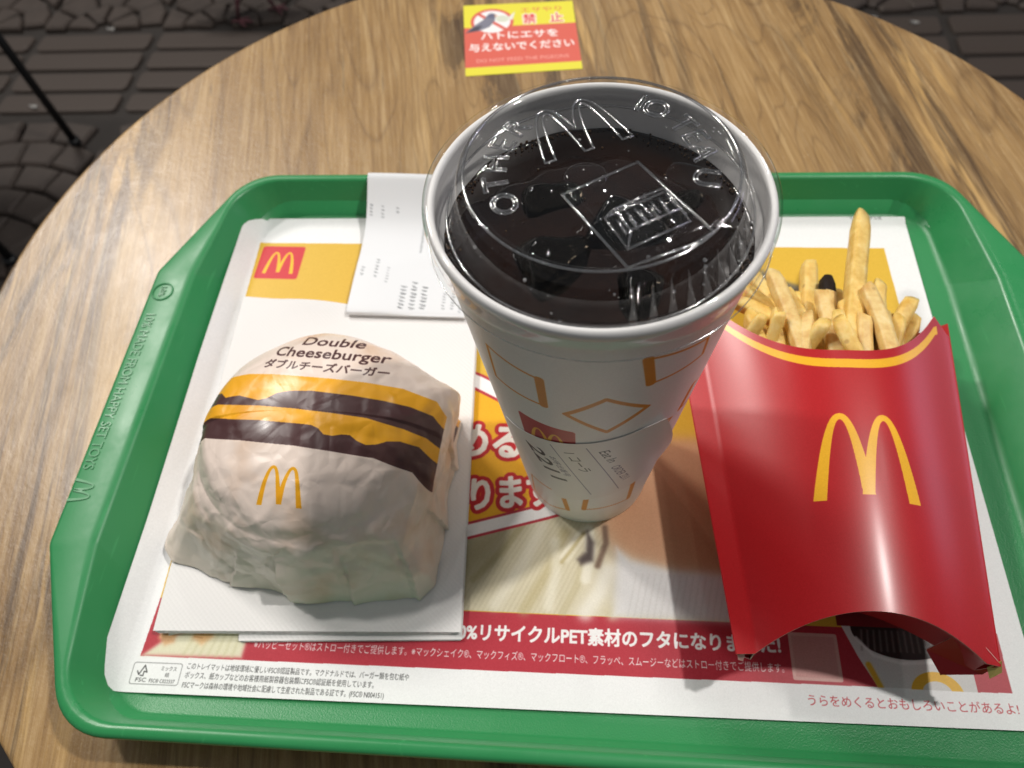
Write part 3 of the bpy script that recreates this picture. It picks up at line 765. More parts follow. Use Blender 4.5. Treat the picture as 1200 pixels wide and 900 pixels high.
# ------------------------------------------------------------------ receipt leaning from the napkins onto the tray's back rim
pr = Print(0, 0, 66, 100, 8, hexc("e9ebed"))
GI = hexc("55585c")
def dashes(x, y, n, w, h, c=GI, a=.8):
    """rows of blurred thermal printing, running down the strip"""
    yy = y
    for k in range(n):
        hh = h * RNG.uniform(.5, 1.0); pr.line([(x + RNG.uniform(-.2, .2), yy), (x + w * RNG.uniform(.5, 1), yy - hh * .3)], .5, c, a * RNG.uniform(.6, 1), .14)
        pr.line([(x + w * .2, yy - hh * .5), (x + w * RNG.uniform(.6, 1), yy - hh * .6)], .45, c, a * RNG.uniform(.4, .9), .14); yy -= h
for (x, y, n, w, h, a) in [(2, 76, 4, 1.8, 1.9, .6), (9, 75, 4, 2.0, 2.0, .55), (18, 74, 2, 1.8, 2, .6), (34, 73, 2, 2.2, 2.6, .8), (34.6, 67, 20, 1.3, 1.15, .5), (43, 73, 3, 2.0, 2.2, .6), (50, 73, 3, 2, 2, .5), (51, 65, 2, 2, 2.4, .5),
                           (3, 33, 3, 2.2, 2.4, .7), (11, 39, 6, 2.2, 2.4, .75), (18, 33, 6, 1.8, 2, .4), (28, 20, 7, 3.2, 2.4, 1), (34, 23, 8, 3.2, 2.5, 1), (40, 20, 7, 3.2, 2.4, 1), (52, 16, 6, 2, 2, .55), (57, 18, 7, 2, 2, .6), (61.5, 16, 7, 1.8, 2, .5)]:
    dashes(x, y, n, w, h, a=a)
M_REC = mat_print("receipt_print", pr.image("receipt_print"), .45, .35)
path = [(84, 5.0), (70, 4.7), (58, 4.5), (54.5, 5.0), (53.6, 6.2), (55, 7.2), (60, 7.4), (75, 7.4), (88, 7.2), (98, 7.0), (108, 7.4), (116, 9.2), (123, 12.8), (129, 17.0), (134, 20.8), (136.2, 22.4), (138.2, 22.9)]
pp = []; 
for k in range(len(path) - 1):
    for t in np.linspace(0, 1, 4)[:-1]: pp.append(tuple(np.array(path[k]) * (1 - t) + np.array(path[k + 1]) * t))
pp.append(path[-1]); pp = np.array(pp)
for _ in range(2): pp[1:-1] = (pp[:-2] + 2 * pp[1:-1] + pp[2:]) / 4
L_ = np.concatenate([[0], np.cumsum(np.hypot(*np.diff(pp, axis=0).T))]); s0 = L_[np.argmin(pp[:, 0])]
nu = 21; v = []; uv = []
for k, (y, z) in enumerate(pp):
    for i in range(nu):
        a = i / (nu - 1)
        x = -111.0 + 62 * a + (y - 54) * .012
        v.append((x, y + (1.6 * (1 - a) - 1.4 * a if y > 120 else 0) * min(1, max(0, y - 120) / 20) - 1.5 * a, z + .7 * math.sin(a * math.pi) * min(1, max(0, (y - 100) / 20)) + .5 * math.sin(a * 5 + 1) * (1 if 54.2 < y < 90 else 0) * (1 if z > 6 else 0)))
        uv.append((a, min(1, max(0, (L_[k] - s0) / 95)) if L_[k] > s0 else 0.0))
rc = mesh_obj("receipt", v, grid_faces(nu, len(pp)), M_REC, loc=(-80, 54, 4), uv=uv); solidify(rc, .07, 0)
tag(rc, "white thermal receipt with rotated grey print, leaning on the tray's back rim beside the cup", "receipt")

# ------------------------------------------------------------------ wrapped burger
BX, BY, BZ, BH = -101.0, -34.0, 4.2, 55.0
def ang_d(a, b): return (a - b + math.pi) % (2 * math.pi) - math.pi
_hem = [(0, -46, -34), (22, -47, -8), (60, -74, 12), (90, -101, 16), (130, -138, 8), (160, -158, -14), (185, -165, -42), (206, -168, -72), (214, -164, -79), (235, -138, -86), (256, -114, -91.5), (270, -101, -92.5), (290, -80, -91), (308, -57, -89.5), (317, -50, -84), (335, -47, -60)]
def hem_radius(a):
    """the taut hem runs straight from one paper corner to the next"""
    d = (math.cos(math.radians(a)), math.sin(math.radians(a)))
    for k in range(len(_hem)):
        x0, y0 = _hem[k][1] - BX, _hem[k][2] - BY; x1, y1 = _hem[(k + 1) % len(_hem)][1] - BX, _hem[(k + 1) % len(_hem)][2] - BY
        ex, ey = x1 - x0, y1 - y0; D = d[0] * -ey + d[1] * ex
        if abs(D) < 1e-9: continue
        tt = (x0 * -ey + y0 * ex) / D; u = (d[0] * y0 - d[1] * x0) / D
        if tt > 0 and -1e-6 <= u <= 1 + 1e-6: return tt
    return 52
HEM_A = list(range(0, 361)); HEM_R = [hem_radius(a) for a in HEM_A]
rb = np.random.default_rng(11)
FOLD = []
for k in range(74):
    d = rb.normal(size=3); d /= np.linalg.norm(d); FOLD.append((d, rb.uniform(-52, 52), rb.uniform(5, 14), rb.uniform(-1, 1)))
PLEAT = [(263, 3.0, 20, -.10, 32), (288, 2.0, 18, .12, 26), (309, 2.4, 15, .18, 30), (334, 2.0, 16, -.12, 26), (238, 1.8, 16, .15, 24), (205, 2.2, 18, -.2, 30), (2, 1.8, 14, .1, 30), (184, 1.8, 14, .1, 28)]  # angle, height, width, slant, top
def burger_pt(phi, t):
    """t 0 = crown of the bun, 1 = hem on the napkin"""
    c, s = math.cos(phi), math.sin(phi)
    rx = 54.0 if c > 0 else 51.5; ry = 52.0 if s > 0 else 50.5
    R_ = 1 / math.sqrt((c / rx) ** 2 + (s / ry) ** 2)
    q = t * 1.30
    if q < 1:
        r = R_ * math.sin(q * math.pi / 2) ** .92; z = 22 + (BH - 22) * max(0, math.cos(q * math.pi / 2)) ** (.70 if s > 0 else .80)
    else:
        w = (q - 1) / .30; r = R_ * (1 - .02 * w); z = 22 * (1 - w)
    p = np.array([r * c, r * s, z])
    ins = 0.0
    side = min(1, max(0, (t - .45) / .35))
    a_ = math.degrees(phi) % 360
    hem = float(np.interp(a_, HEM_A, HEM_R)); zt = 37.0
    if z < zt and t > .3: ins += max(0, hem - r) * (1 - z / zt) ** .95
    g = math.exp(-(abs(ang_d(phi, math.radians(21))) / math.radians(13)) ** 1.25) * math.exp(-((z - 32) / 12) ** 2) * min(1, max(0, t - .3) / .3)
    ins += 12.5 * g
    amp = .15 + .8 * side
    f_ = 0.0
    for d, off, w, a in FOLD:
        u = (p @ d - off) / w
        if abs(u) < 1: f_ += a * (1 - abs(u)) * .85
    ins += f_ * amp
    for a, hgt, wd, slant, z1 in PLEAT:
        da = math.degrees(ang_d(phi, math.radians(a))) - slant * (z - 4)
        if 0 < da < wd and z < z1: ins += hgt * (1 - da / wd) ** 1.3 * min(1, (z1 - z) / 12) * side
    n = np.array([c * (.35 + .65 * side), s * (.35 + .65 * side), .65 * (1 - side)]); 
    p = p + n * ins
    p[2] = max(p[2], .15 + .6 * (1 + math.sin(phi * 7)) * .3)
    return p
NP, NT = 480, 150
from mathutils.geometry import delaunay_2d_cdt
def crumple(n, seed, tmin):
    """piecewise flat random field over the wrapper: facets meeting in sharp creases"""
    r = np.random.default_rng(seed); P = np.stack([r.uniform(0, NP, n), r.uniform(-6, NT + 6, n)], 1); val = r.uniform(-1, 1, n)
    Q = np.vstack([P, P + [NP, 0], P - [NP, 0]]); vv = np.concatenate([val] * 3)
    k = (Q[:, 0] > -NP * .35) & (Q[:, 0] < NP * 1.35); Q = Q[k]; vv = vv[k]
    res = delaunay_2d_cdt([Vector((a / 100, b_ / 100)) for a, b_ in Q.tolist()], [], [], 0, 1e-6)
    co = np.array([(p.x * 100, p.y * 100) for p in res[0]]); ids = [o[0] for o in res[3]]
    out = np.zeros((NT, NP))
    for tri in res[2]:
        a, b_, c = (co[q] for q in tri); fa, fb_, fc = (vv[ids[q]] for q in tri)
        x0, x1 = max(0, int(min(a[0], b_[0], c[0]))), min(NP, int(max(a[0], b_[0], c[0])) + 2)
        y0, y1 = max(0, int(min(a[1], b_[1], c[1]))), min(NT, int(max(a[1], b_[1], c[1])) + 2)
        if x1 <= x0 or y1 <= y0: continue
        X, Y = np.meshgrid(np.arange(x0, x1), np.arange(y0, y1)); D = (b_[1] - c[1]) * (a[0] - c[0]) + (c[0] - b_[0]) * (a[1] - c[1])
        if abs(D) < 1e-9: continue
        l1 = ((b_[1] - c[1]) * (X - c[0]) + (c[0] - b_[0]) * (Y - c[1])) / D; l2 = ((c[1] - a[1]) * (X - c[0]) + (a[0] - c[0]) * (Y - c[1])) / D
        m = (l1 >= -1e-6) & (l2 >= -1e-6) & (l1 + l2 <= 1 + 1e-6)
        out[y0:y1, x0:x1][m] = (l1 * fa + l2 * fb_ + (1 - l1 - l2) * fc)[m]
    return out
CRM = 2.3 * crumple(80, 5, 0) + 0.9 * crumple(300, 6, 0) + .3 * crumple(1500, 8, 0)
v = []
for j in range(NT):
    tt = (j / (NT - 1)) ** .85
    for i in range(NP):
        ph = 2 * math.pi * i / NP; p = burger_pt(ph, tt * .999 + .001)
        sd = min(1, max(0, (tt - .42) / .3)) ** 1.2
        front = .55 + .45 * min(1, max(0, -math.sin(ph) + .6))
        w = CRM[j, i] * (.22 + .98 * sd * front) * min(1, tt / .30) ** 1.5
        k = np.array([p[0], p[1], 0.0]); k /= (np.linalg.norm(k) + 1e-6)
        p = p + (k * (.3 + .7 * sd) + np.array([0, 0, .7 * (1 - sd)])) * w
        v.append((BX + p[0], BY + p[1], BZ + max(p[2], .1)))
E1 = np.array([1, 0, 0]); E2 = np.array([0, .8660254, .5])
va = np.array(v); uvb = np.stack([va @ E1, va @ E2], 1)
BP = Print(-180, -90, -25, 60, 8, hexc("ead9cc"))
BYL = hexc("efab12"); BBR = hexc("4a2a2a")
S_Y1T = [(-160, 8), (-150, 10.5), (-140, 13.2), (-128, 14.8), (-115.9, 14.7), (-92.0, 13.3), (-77.5, 12.0), (-62.8, 9.8), (-49.5, 4.9), (-46.2, -.3), (-38, -14)]
S_Y1B = [(-160, 0), (-150, 2.5), (-144, 6.0), (-139.5, 6.4), (-136, 4.6), (-132.6, 5.2), (-129, 5.6), (-123.3, 4.6), (-119.5, 3.9), (-116, 4.7), (-112, 7.0), (-107, 7.9), (-98.0, 8.1), (-81.6, 6.5), (-68.9, 4.6), (-59.0, 2.4), (-50.4, -1.1), (-46.5, -6.3), (-38, -22)]
S_B1B = [(-160, -7), (-150, -3.5), (-144, .2), (-138.9, 1.8), (-119.4, 1.8), (-103.5, .9), (-88.6, -.5), (-74.3, -2.3), (-60.4, -6.4), (-52.4, -10.0), (-47.6, -14.4), (-38, -28)]
S_Y2B = [(-160, -14), (-151, -10.5), (-145.5, -5.8), (-140.8, -3.9), (-117.5, -4.0), (-100, -5.0), (-95, -5.4), (-92, -6.6), (-89.5, -8.9), (-86, -9.4), (-82.5, -8.8), (-79.5, -9.0), (-76.5, -11.2), (-73, -12.7), (-69, -12.4), (-65.5, -11.2), (-61.2, -11.2), (-54.5, -13.6), (-48.0, -21.0), (-40, -36)]
S_B2B = [(-160, -22), (-150, -16), (-141.8, -12.0), (-123.8, -12.0), (-100.3, -13.4), (-85.8, -15.2), (-69.5, -17.7), (-56.2, -23.4), (-49.2, -33.2), (-42, -48)]
for a, b_, c_ in ((S_Y1T, S_Y1B, BYL), (S_Y1B, S_B1B, BBR), (S_B1B, S_Y2B, BYL), (S_Y2B, S_B2B, BBR)): BP.poly(a + b_[::-1], c_)
BP.poly([(-45.6, 22), (-45.3, 0), (-47.6, -14), (-48.6, -22), (-50.5, -36), (-48, -70), (-20, -70), (-20, 22)], hexc("ead9cc"))
BP.arches(-103.2, -28.8, 18, 15.2, BYL, rot=-.05)
BP.text("ダブルチーズバーガー", -122.5, 18.1, BBR, size=4.1, width=53, rot=-.065, bold=.03)
BP.text("Cheeseburger", -120, 23.2, BBR, size=6.0, width=49, rot=-.055, bold=.03)
BP.text("Double", -109.5, 28.2, BBR, size=5.6, width=27, rot=-.05, bold=.03)
def mat_wax():
    m = mat_print("waxed_burger_paper", BP.image("burger_paper_print"), .40, .45, coat=.28, coat_r=.18); N, L = nt(m); b = N["Principled BSDF"]
    img = [n for n in N if n.type == 'TEX_IMAGE'][0]; tc = N.new("ShaderNodeTexCoord")
    n1 = N.new("ShaderNodeTexNoise"); n1.inputs["Scale"].default_value = 34; n1.inputs["Detail"].default_value = 4; L.new(tc.outputs["Object"], n1.inputs["Vector"])
    r = N.new("ShaderNodeValToRGB"); r.color_ramp.elements[0].position = .52; r.color_ramp.elements[0].color = (1, 1, 1, 1)
    r.color_ramp.elements[1].position = .74; r.color_ramp.elements[1].color = lin("e8cfb2"); L.new(n1.outputs["Fac"], r.inputs[0])
    mx = N.new("ShaderNodeMix"); mx.data_type = 'RGBA'; mx.blend_type = 'MULTIPLY'; mx.inputs[0].default_value = .8
    L.new(img.outputs["Color"], mx.inputs[6]); L.new(r.outputs[0], mx.inputs[7]); L.new(mx.outputs[2], b.inputs["Base Color"])
    # fine creases in the paper
    prev = None
    for sc_, st, dist, lim in ((48, .42, .0010, .10), (105, .28, .0006, .14), (19, .35, .0014, .06)):
        nz = N.new("ShaderNodeTexNoise"); nz.inputs["Scale"].default_value = sc_ * .5; L.new(tc.outputs["Object"], nz.inputs["Vector"])
        ad = N.new("ShaderNodeVectorMath"); ad.operation = 'MULTIPLY_ADD'; ad.inputs[1].default_value = (.35 / sc_,) * 3
        L.new(nz.outputs["Color"], ad.inputs[0]); L.new(tc.outputs["Object"], ad.inputs[2])
        vo = N.new("ShaderNodeTexVoronoi"); vo.feature = 'DISTANCE_TO_EDGE'; vo.inputs["Scale"].default_value = sc_; L.new(ad.outputs[0], vo.inputs["Vector"])
        mr = N.new("ShaderNodeMapRange"); mr.interpolation_type = 'SMOOTHSTEP'; mr.inputs[2].default_value = lim * 2; L.new(vo.outputs["Distance"], mr.inputs[0])
        bp = N.new("ShaderNodeBump"); bp.inputs["Strength"].default_value = st; bp.inputs["Distance"].default_value = dist; bp.invert = sc_ == 48
        L.new(mr.outputs[0], bp.inputs["Height"])
        if prev: L.new(prev.outputs[0], bp.inputs["Normal"])
        prev = bp
    L.new(prev.outputs[0], b.inputs["Normal"])
    return m
M_WAX = mat_wax()
fb = grid_faces(NP, NT, True) + [tuple(range(NP))[::-1]]
bg = mesh_obj("wrapped_burger", v, [q[::-1] if len(q) == 4 else q[::-1] for q in fb], M_WAX, loc=(BX, BY, BZ), uv=BP.uv(uvb))
tag(bg, "double cheeseburger wrapped in white waxed paper with yellow and brown stripes, on the napkins", "burger")

# ------------------------------------------------------------------ drink
CX, CY = 12.95, -26.5
def cr(z): return 26.3 + 19.5 * z / 165.5
drink = empty("paper_cup", (CX, CY, 0), "tall white paper cup of cola with a clear dome lid, standing between burger and fries", "cup")
K = .663
CP = Print(-270 * K, 0, 90 * K, 170, 7, hexc("eceae8"))
OR = hexc("d98a16")
def T(l): return [(a * K, z) for a, z in l]
def outl(pts, thick, thin=1.0, wide=2.7):
    q = T(pts)
    for k in range(len(q)): CP.line([q[k], q[(k + 1) % len(q)]], wide if k in thick else thin, OR)
outl([(-136, 137.5), (-111.5, 135.0), (-111.5, 117.5), (-138, 117)], (1,)); outl([(-102, 115.5), (-85.2, 128.0), (-66.5, 117.3), (-83.2, 103.6)], (0, 1, 2, 3), wide=1.7)
outl([(-72.5, 149.5), (-46.6, 145), (-44.8, 134.5), (-68.5, 133.5)], (3,)); outl([(-61, 98.5), (-45.7, 93.6), (-52.5, 81.5)], ()); outl([(-40, 95), (-38, 110), (-15, 104), (-20, 88)], (0,))
outl([(-106.5, 14.5), (-109.5, 34), (-138, 34), (-145, 9), (-125.6, 8.5)], (0,)); outl([(-92.6, 19.5), (-90.5, 40), (-56, 40), (-54, 20), (-73, 20.6)], (0, 2))
for dth in (90, 180, 270):   # the pattern goes on round the back
    outl([(-102 - dth + (360 if dth > 120 else 0), 120), (-85.2 - dth + (360 if dth > 120 else 0), 133), (-66.5 - dth + (360 if dth > 120 else 0), 122), (-83.2 - dth + (360 if dth > 120 else 0), 106)], (0, 1))
    outl([(-106 - dth + (360 if dth > 120 else 0), 50), (-80 - dth + (360 if dth > 120 else 0), 52), (-84 - dth + (360 if dth > 120 else 0), 80), (-110 - dth + (360 if dth > 120 else 0), 76)], (1,))
CP.rect(-113 * K, 90.5, 20.0, 23.5, hexc("b3202b"), 1.2); CP.arches(-113 * K, 90.0, 14.5, 12.5, hexc("eeb31e"))
CP.noise(.01, 2)
M_CUP = mat_print("paper_cup_print", CP.image("cup_print"), .42, .4, coat=.2, coat_r=.3)
M_CUPW = mat("white_cup_board", "eeecea", .45, .4)
NC = 128
prof = [(22.5, 5), (25.2, 5), (25.5, .4), (26.1, 0), (26.6, .5)] + [(cr(z) , z) for z in np.linspace(1.5, 163.4, 24)]
v = []; uv = []
for r, z in prof:
    for k in range(NC + 1):
        a = math.radians(-270 + 360 * k / NC); v.append((CX + r * math.cos(a), CY + r * math.sin(a), z)); uv.append((k / NC, max(0, z) / 170))
mesh_obj("cup_wall", v, grid_faces(NC + 1, len(prof)), M_CUP, drink, uv=uv)
v, f = lathe([(cr(163.4), 163.4), (46.6, 163.6), (47.0, 164.6), (46.9, 166.0), (46.2, 167.0), (45.2, 167.1), (44.6, 166.2), (44.6, 165)] + [(cr(z) - .5, z) for z in (163, 156, 148, 120, 60, 8)] + [(0, 8)], CX, CY, NC)
mesh_obj("rolled_rim", v, f, M_CUPW, drink)
# order label round the cup
pr = Print(0, 0, 60, 58, 10, hexc("e9e5e2"))
BK = hexc("26222a"); PU = hexc("5a5370")
def ltext(s, x, y, **k): pr.text(s, x, y, k.pop("c", BK), rot=-math.pi / 2, **k)
ltext("Eat In", 36.0, 49.5, size=5.2, width=12.5); ltext("ORDER 2211", 35.2, 32, size=5.0, width=20, c=PU)
pr.line([(33.4, 54), (31.5, 4)], .35, PU, .8); ltext("1 コーラ", 24.0, 50, size=5.4, width=18)
pr.line([(21.0, 55), (19.4, 6)], .35, PU, .8); ltext("お呼出番号", 15.6, 44, size=3.2, width=17, c=PU); ltext("2211", 7.6, 50, size=9.5, width=27, bold=.02, shear=.25)
M_LAB = mat_print("order_label_print", pr.image("label_print"), .38, .45)
nu, nv = 41, 31; v = []; uv = []; rl = math.radians(20)
for j in range(nv):
    for i in range(nu):
        a, b_ = i / (nu - 1), j / (nv - 1)
        X = -1.0 + (a - .5) * 61; Y = (b_ - 1) * 57 
        s_ = X * math.cos(rl) - Y * math.sin(rl) ; z = 93.0 + X * math.sin(rl) + Y * math.cos(rl)
        th = math.radians(-98) + s_ / 36.5
        lift = 1.2 * max(0, (a - .84) / .16) ** 1.6
        r = cr(z) + .35 + lift
        v.append((CX + r * math.cos(th), CY + r * math.sin(th), z)); uv.append((a, b_))
lb = mesh_obj("order_label", v, grid_faces(nu, nv), M_LAB, drink, uv=uv); solidify(lb, .12)

def film(name, tint, rough, f0):
    m = bpy.data.materials.new(name); m.use_nodes = True; N, L = nt(m); N.clear()
    o = N.new("ShaderNodeOutputMaterial"); mx = N.new("ShaderNodeMixShader"); tr = N.new("ShaderNodeBsdfTransparent"); gl = N.new("ShaderNodeBsdfGlossy")
    g = N.new("ShaderNodeNewGeometry"); d = N.new("ShaderNodeVectorMath"); d.operation = 'DOT_PRODUCT'
    L.new(g.outputs["Normal"], d.inputs[0]); L.new(g.outputs["Incoming"], d.inputs[1])
    def M(op, a, b_=None, cl=False):
        n = N.new("ShaderNodeMath"); n.operation = op; n.use_clamp = cl
        for k, x in enumerate((a, b_)):
            if x is None: continue
            if isinstance(x, (int, float)): n.inputs[k].default_value = x
            else: L.new(x, n.inputs[k])
        return n.outputs[0]
    c = M('ABSOLUTE', d.outputs["Value"]); p = M('POWER', M('SUBTRACT', 1.0, c, True), 4.0)
    fac = M('ADD', M('MULTIPLY', p, .9 - f0), f0, True)
    tr.inputs[0].default_value = (*tint, 1); gl.inputs["Roughness"].default_value = rough
    L.new(fac, mx.inputs[0]); L.new(tr.outputs[0], mx.inputs[1]); L.new(gl.outputs[0], mx.inputs[2]); L.new(mx.outputs[0], o.inputs[0])
    return m
M_PET = film("clear_pet_plastic", (.985, .987, .987), .03, .03)
M_RIDGE = film("clear_pet_ridge", (.90, .90, .90), .12, .40)
M_FLUTE = film("clear_pet_flute", (.95, .95, .95), .10, .20)
LT = 176.0
v, f = lathe([(47.6, 156.5), (47.0, 157.2), (47.1, 161), (47.5, 164), (47.8, 166.5), (47.5, 168.0), (46.6, 168.8), (45.6, 168.9), (44.6, 168.6), (43.9, 166.5), (43.2, 163.2), (42.4, 162.0), (41.4, 162.1), (40.6, 163.4),
              (39.6, 167.5), (38.6, 171.6), (37.6, 174.4), (36.8, 175.7), (35.9, 176.3), (34.9, 176.4), (34.3, 176.0), (33.8, LT - .25), (33.5, LT - .3), (33.2, LT - .3), (20, LT - .3), (0, LT - .3)], CX, CY, 160)
lid = mesh_obj("lid", v, f, M_PET, drink)
def on_lid(ang, r, rot):
    cx, cy = CX + r * math.cos(ang), CY + r * math.sin(ang); ca, sa = math.cos(rot), math.sin(rot)
    return lambda x, y, h: (cx + x * ca - y * sa, cy + x * sa + y * ca, LT - .3 + h)
for s_, a0, step in (("OTHER", 209, -16), ("IO", 66, -10), ("TEA", 36, -12.5), ("U", -9, 0)):
    for k, ch in enumerate(s_):
        a = math.radians(a0 + k * step)
        tube_loops("raised_lettering", text_loops(ch, 9.6), on_lid(a, 24.0, a - math.pi / 2), .31, M_RIDGE, lid)
def arch_loop(w, h, m=26):
    oy = lambda x: max(0, 1 - (abs(x + .215) / .285) ** 2.3); iy = lambda x: max(0, .925 * (1 - (abs(x + .215) / .165) ** 2.1))
    P = [(x, oy(x)) for x in np.linspace(-.5, 0, m)]; P += [(-x, y) for x, y in P[-2::-1]]
    P += [(-x, iy(x)) for x in np.linspace(-.38, -.05, m)]; P += [(x, iy(x)) for x in np.linspace(-.05, -.38, m)]
    return [(x * w, y * h) for x, y in P]
tube_loops("raised_arches", [arch_loop(25, 19.5)], on_lid(math.radians(113), 7.0, math.radians(24)), .36, M_RIDGE, lid)
def frustum(name, quad, z0, z1, inset, parent, r=1.6):
    """raised pocket with rounded corners and sloping sides"""
    P = [Vector(p) for p in quad]; c = sum(P, Vector((0, 0))) / 4
    def rounded(ins, rr, z):
        Q = []
        q = [p + (c - p).normalized() * ins * 1.41 for p in P]
        for i in range(4):
            p = q[i]; u = (q[i - 1] - p).normalized(); w = (q[(i + 1) % 4] - p).normalized()
            for k in range(6):
                t = k / 5; s_ = p + u * rr; e = p + w * rr
                b_ = s_ * (1 - t) ** 2 + p * 2 * t * (1 - t) + e * t * t; Q.append((CX + b_.x, CY + b_.y, z))
        return Q
    R_ = [rounded(0, r, z0), rounded(inset * .25, r, z0 + (z1 - z0) * .6), rounded(inset, r, z1), rounded(inset + .7, r * .8, z1), rounded(inset + 1.2, r * .8, z1 - .5)]
    V = [p for q in R_ for p in q]; n = len(R_[0])
    return mesh_obj(name, V, grid_faces(n, 5, True) + [tuple(range(4 * n, 5 * n))], M_PET, parent)
def lid_ring(r, z, w):
    P = [(r * math.cos(2 * math.pi * k / 120), r * math.sin(2 * math.pi * k / 120)) for k in range(120)]
    tube_loops("moulded_ring", [P], lambda x, y, h: (CX + x, CY + y, z + h), w, M_RIDGE, lid)
lid_ring(35.6, 176.1, .38); lid_ring(41.6, 162.0, .4); lid_ring(47.6, 156.4, .18)
tube_loops("tab_edge", [[(-9.4, -10.2), (9.8, 1.6), (27.0, -22.5), (22.5, -26.5), (6.5, -34.0), (4.0, -31.0)][:4] + [(6.5, -34.0)]], lambda x, y, h: (CX + x, CY + y, LT - .3 + h), .4, M_RIDGE, lid)
_q0 = [(1.0, -19.5), (16.0, -10.6), (21.5, -20.6), (6.5, -29.6)]; _q1 = [(3.4, -20.2), (15.2, -13.2), (18.9, -20.0), (7.0, -27.0)]
tube_loops("tab_edge", [_q0], lambda x, y, h: (CX + x, CY + y, LT + 1.2 + h), .32, M_RIDGE, lid); tube_loops("tab_edge", [_q1], lambda x, y, h: (CX + x, CY + y, LT + 4.9 + h), .32, M_RIDGE, lid)
for p0, p1 in zip(_q0, _q1):
    V, Fq = bar_mesh((CX + p0[0], CY + p0[1], LT + 1.2), (CX + p1[0], CY + p1[1], LT + 5.0), .3, .3, 6); mesh_obj("tab_edge", V, Fq, M_RIDGE, lid)
_b = [(3.4 + k * 1.9, -22.0 + k * 1.15) for k in range(7)]
for k, (x_, y_) in enumerate(_b):
    V, Fq = bar_mesh((CX + x_ + .8, CY + y_ - .4, LT + 5.1), (CX + x_ + 3.0, CY + y_ - 4.2, LT + 5.0), .28, .2, 6); mesh_obj("tab_rib", V, Fq, M_RIDGE, lid)
tab = frustum("sip_tab", [(-9.4, -10.2), (9.8, 1.6), (27.0, -22.5), (6.5, -34.0)], LT - .4, LT + 1.6, 1.2, lid)
frustum("sip_block", [(1.0, -19.5), (16.0, -10.6), (21.5, -20.6), (6.5, -29.6)], LT + 1.0, LT + 5.0, 2.2, tab, 1.0)
for k in range(6):
    a = Vector((4 + 2.6 * k, -23.5 + 1.55 * k)); d = Vector((.52, -.85)) * 4.2
    V, Fq = bar_mesh((CX + a.x, CY + a.y, LT + 4.6), (CX + a.x + d.x, CY + a.y + d.y, LT + 3.6), .4, .3, 6); mesh_obj("tab_rib", V, Fq, M_RIDGE, tab)
V = []
for z_, rr in ((0, 5.6), (.8, 5.3), (1.0, 4.6)):
    V += [(CX - 3.6 + rr * math.cos(2 * math.pi * k / 32), CY - 3.4 + rr * .8 * math.sin(2 * math.pi * k / 32), LT - .3 + z_) for k in range(32)]
mesh_obj("vent_button", V, grid_faces(32, 3, True) + [tuple(range(64, 96))], M_PET, lid)
V = []
for z_, rx, ry in ((0, 7.2, 4.4), (.9, 6.8, 4.0), (.6, 6.0, 3.2)):
    for k in range(36):
        t = 2 * math.pi * k / 36; x = rx * abs(math.cos(t)) ** .5 * (1 if math.cos(t) > 0 else -1); y = ry * abs(math.sin(t)) ** .5 * (1 if math.sin(t) > 0 else -1)
        V.append((CX + 23.5 + x * .93 + y * .36, CY - 4.5 + x * .36 * -1 + y * .93, LT - .3 + z_))
mesh_obj("drink_button", V, grid_faces(36, 3, True) + [tuple(range(72, 108))], M_PET, lid)
for k in range(9):   # flutes moulded in the dome wall at the sip side
    a = math.radians(-78 + k * 7.2); V = []; Fq = []
    for t in np.linspace(0, 1, 7):
        r = 41.2 - 3.2 * t; z = 163.2 + 9.6 * t; w = 1.25 * (1 - t) ** 1.6 + .10; h = 1.5 * (1 - t) + .1
        for u in (-1, -.5, 0, .5, 1):
            b_ = a + u * w / r; rr = r + h * (1 - u * u) ** .8; V.append((CX + rr * math.cos(b_), CY + rr * math.sin(b_), z))
    mesh_obj("dome_flute", V, grid_faces(5, 7), M_FLUTE, lid)

drops = []
_ic = bmesh.new(); bmesh.ops.create_icosphere(_ic, subdivisions=2, radius=1.0); _iv = [tuple(q.co) for q in _ic.verts]; _if = [tuple(w.index for w in q.verts) for q in _ic.faces]; _ic.free()
for k in range(22):
    a = random.choice((-1.2, -.9, .4, 2.4)) + random.gauss(0, .35); r = 34 * math.sqrt(random.random()); s_ = random.choice((.15, .2, .25, .3, .45))
    drops.append(([(CX + r * math.cos(a) + p[0] * s_, CY + r * math.sin(a) + p[1] * s_, LT - .55 + p[2] * s_ * .4) for p in _iv], _if))
for k in range(30):
    a = random.choice((-1.1, -.6, -2.2)) + random.gauss(0, .3); t = random.random(); r = 41.6 - 3.4 * t; s_ = random.choice((.2, .25, .35, .5))
    drops.append(([(CX + (r - .3) * math.cos(a) + p[0] * s_, CY + (r - .3) * math.sin(a) + p[1] * s_, 163 + 9.5 * t + p[2] * s_) for p in _iv], _if))
dr = mesh_obj("condensation", *merge(*drops), M_RIDGE, lid); dr["kind"] = "stuff"
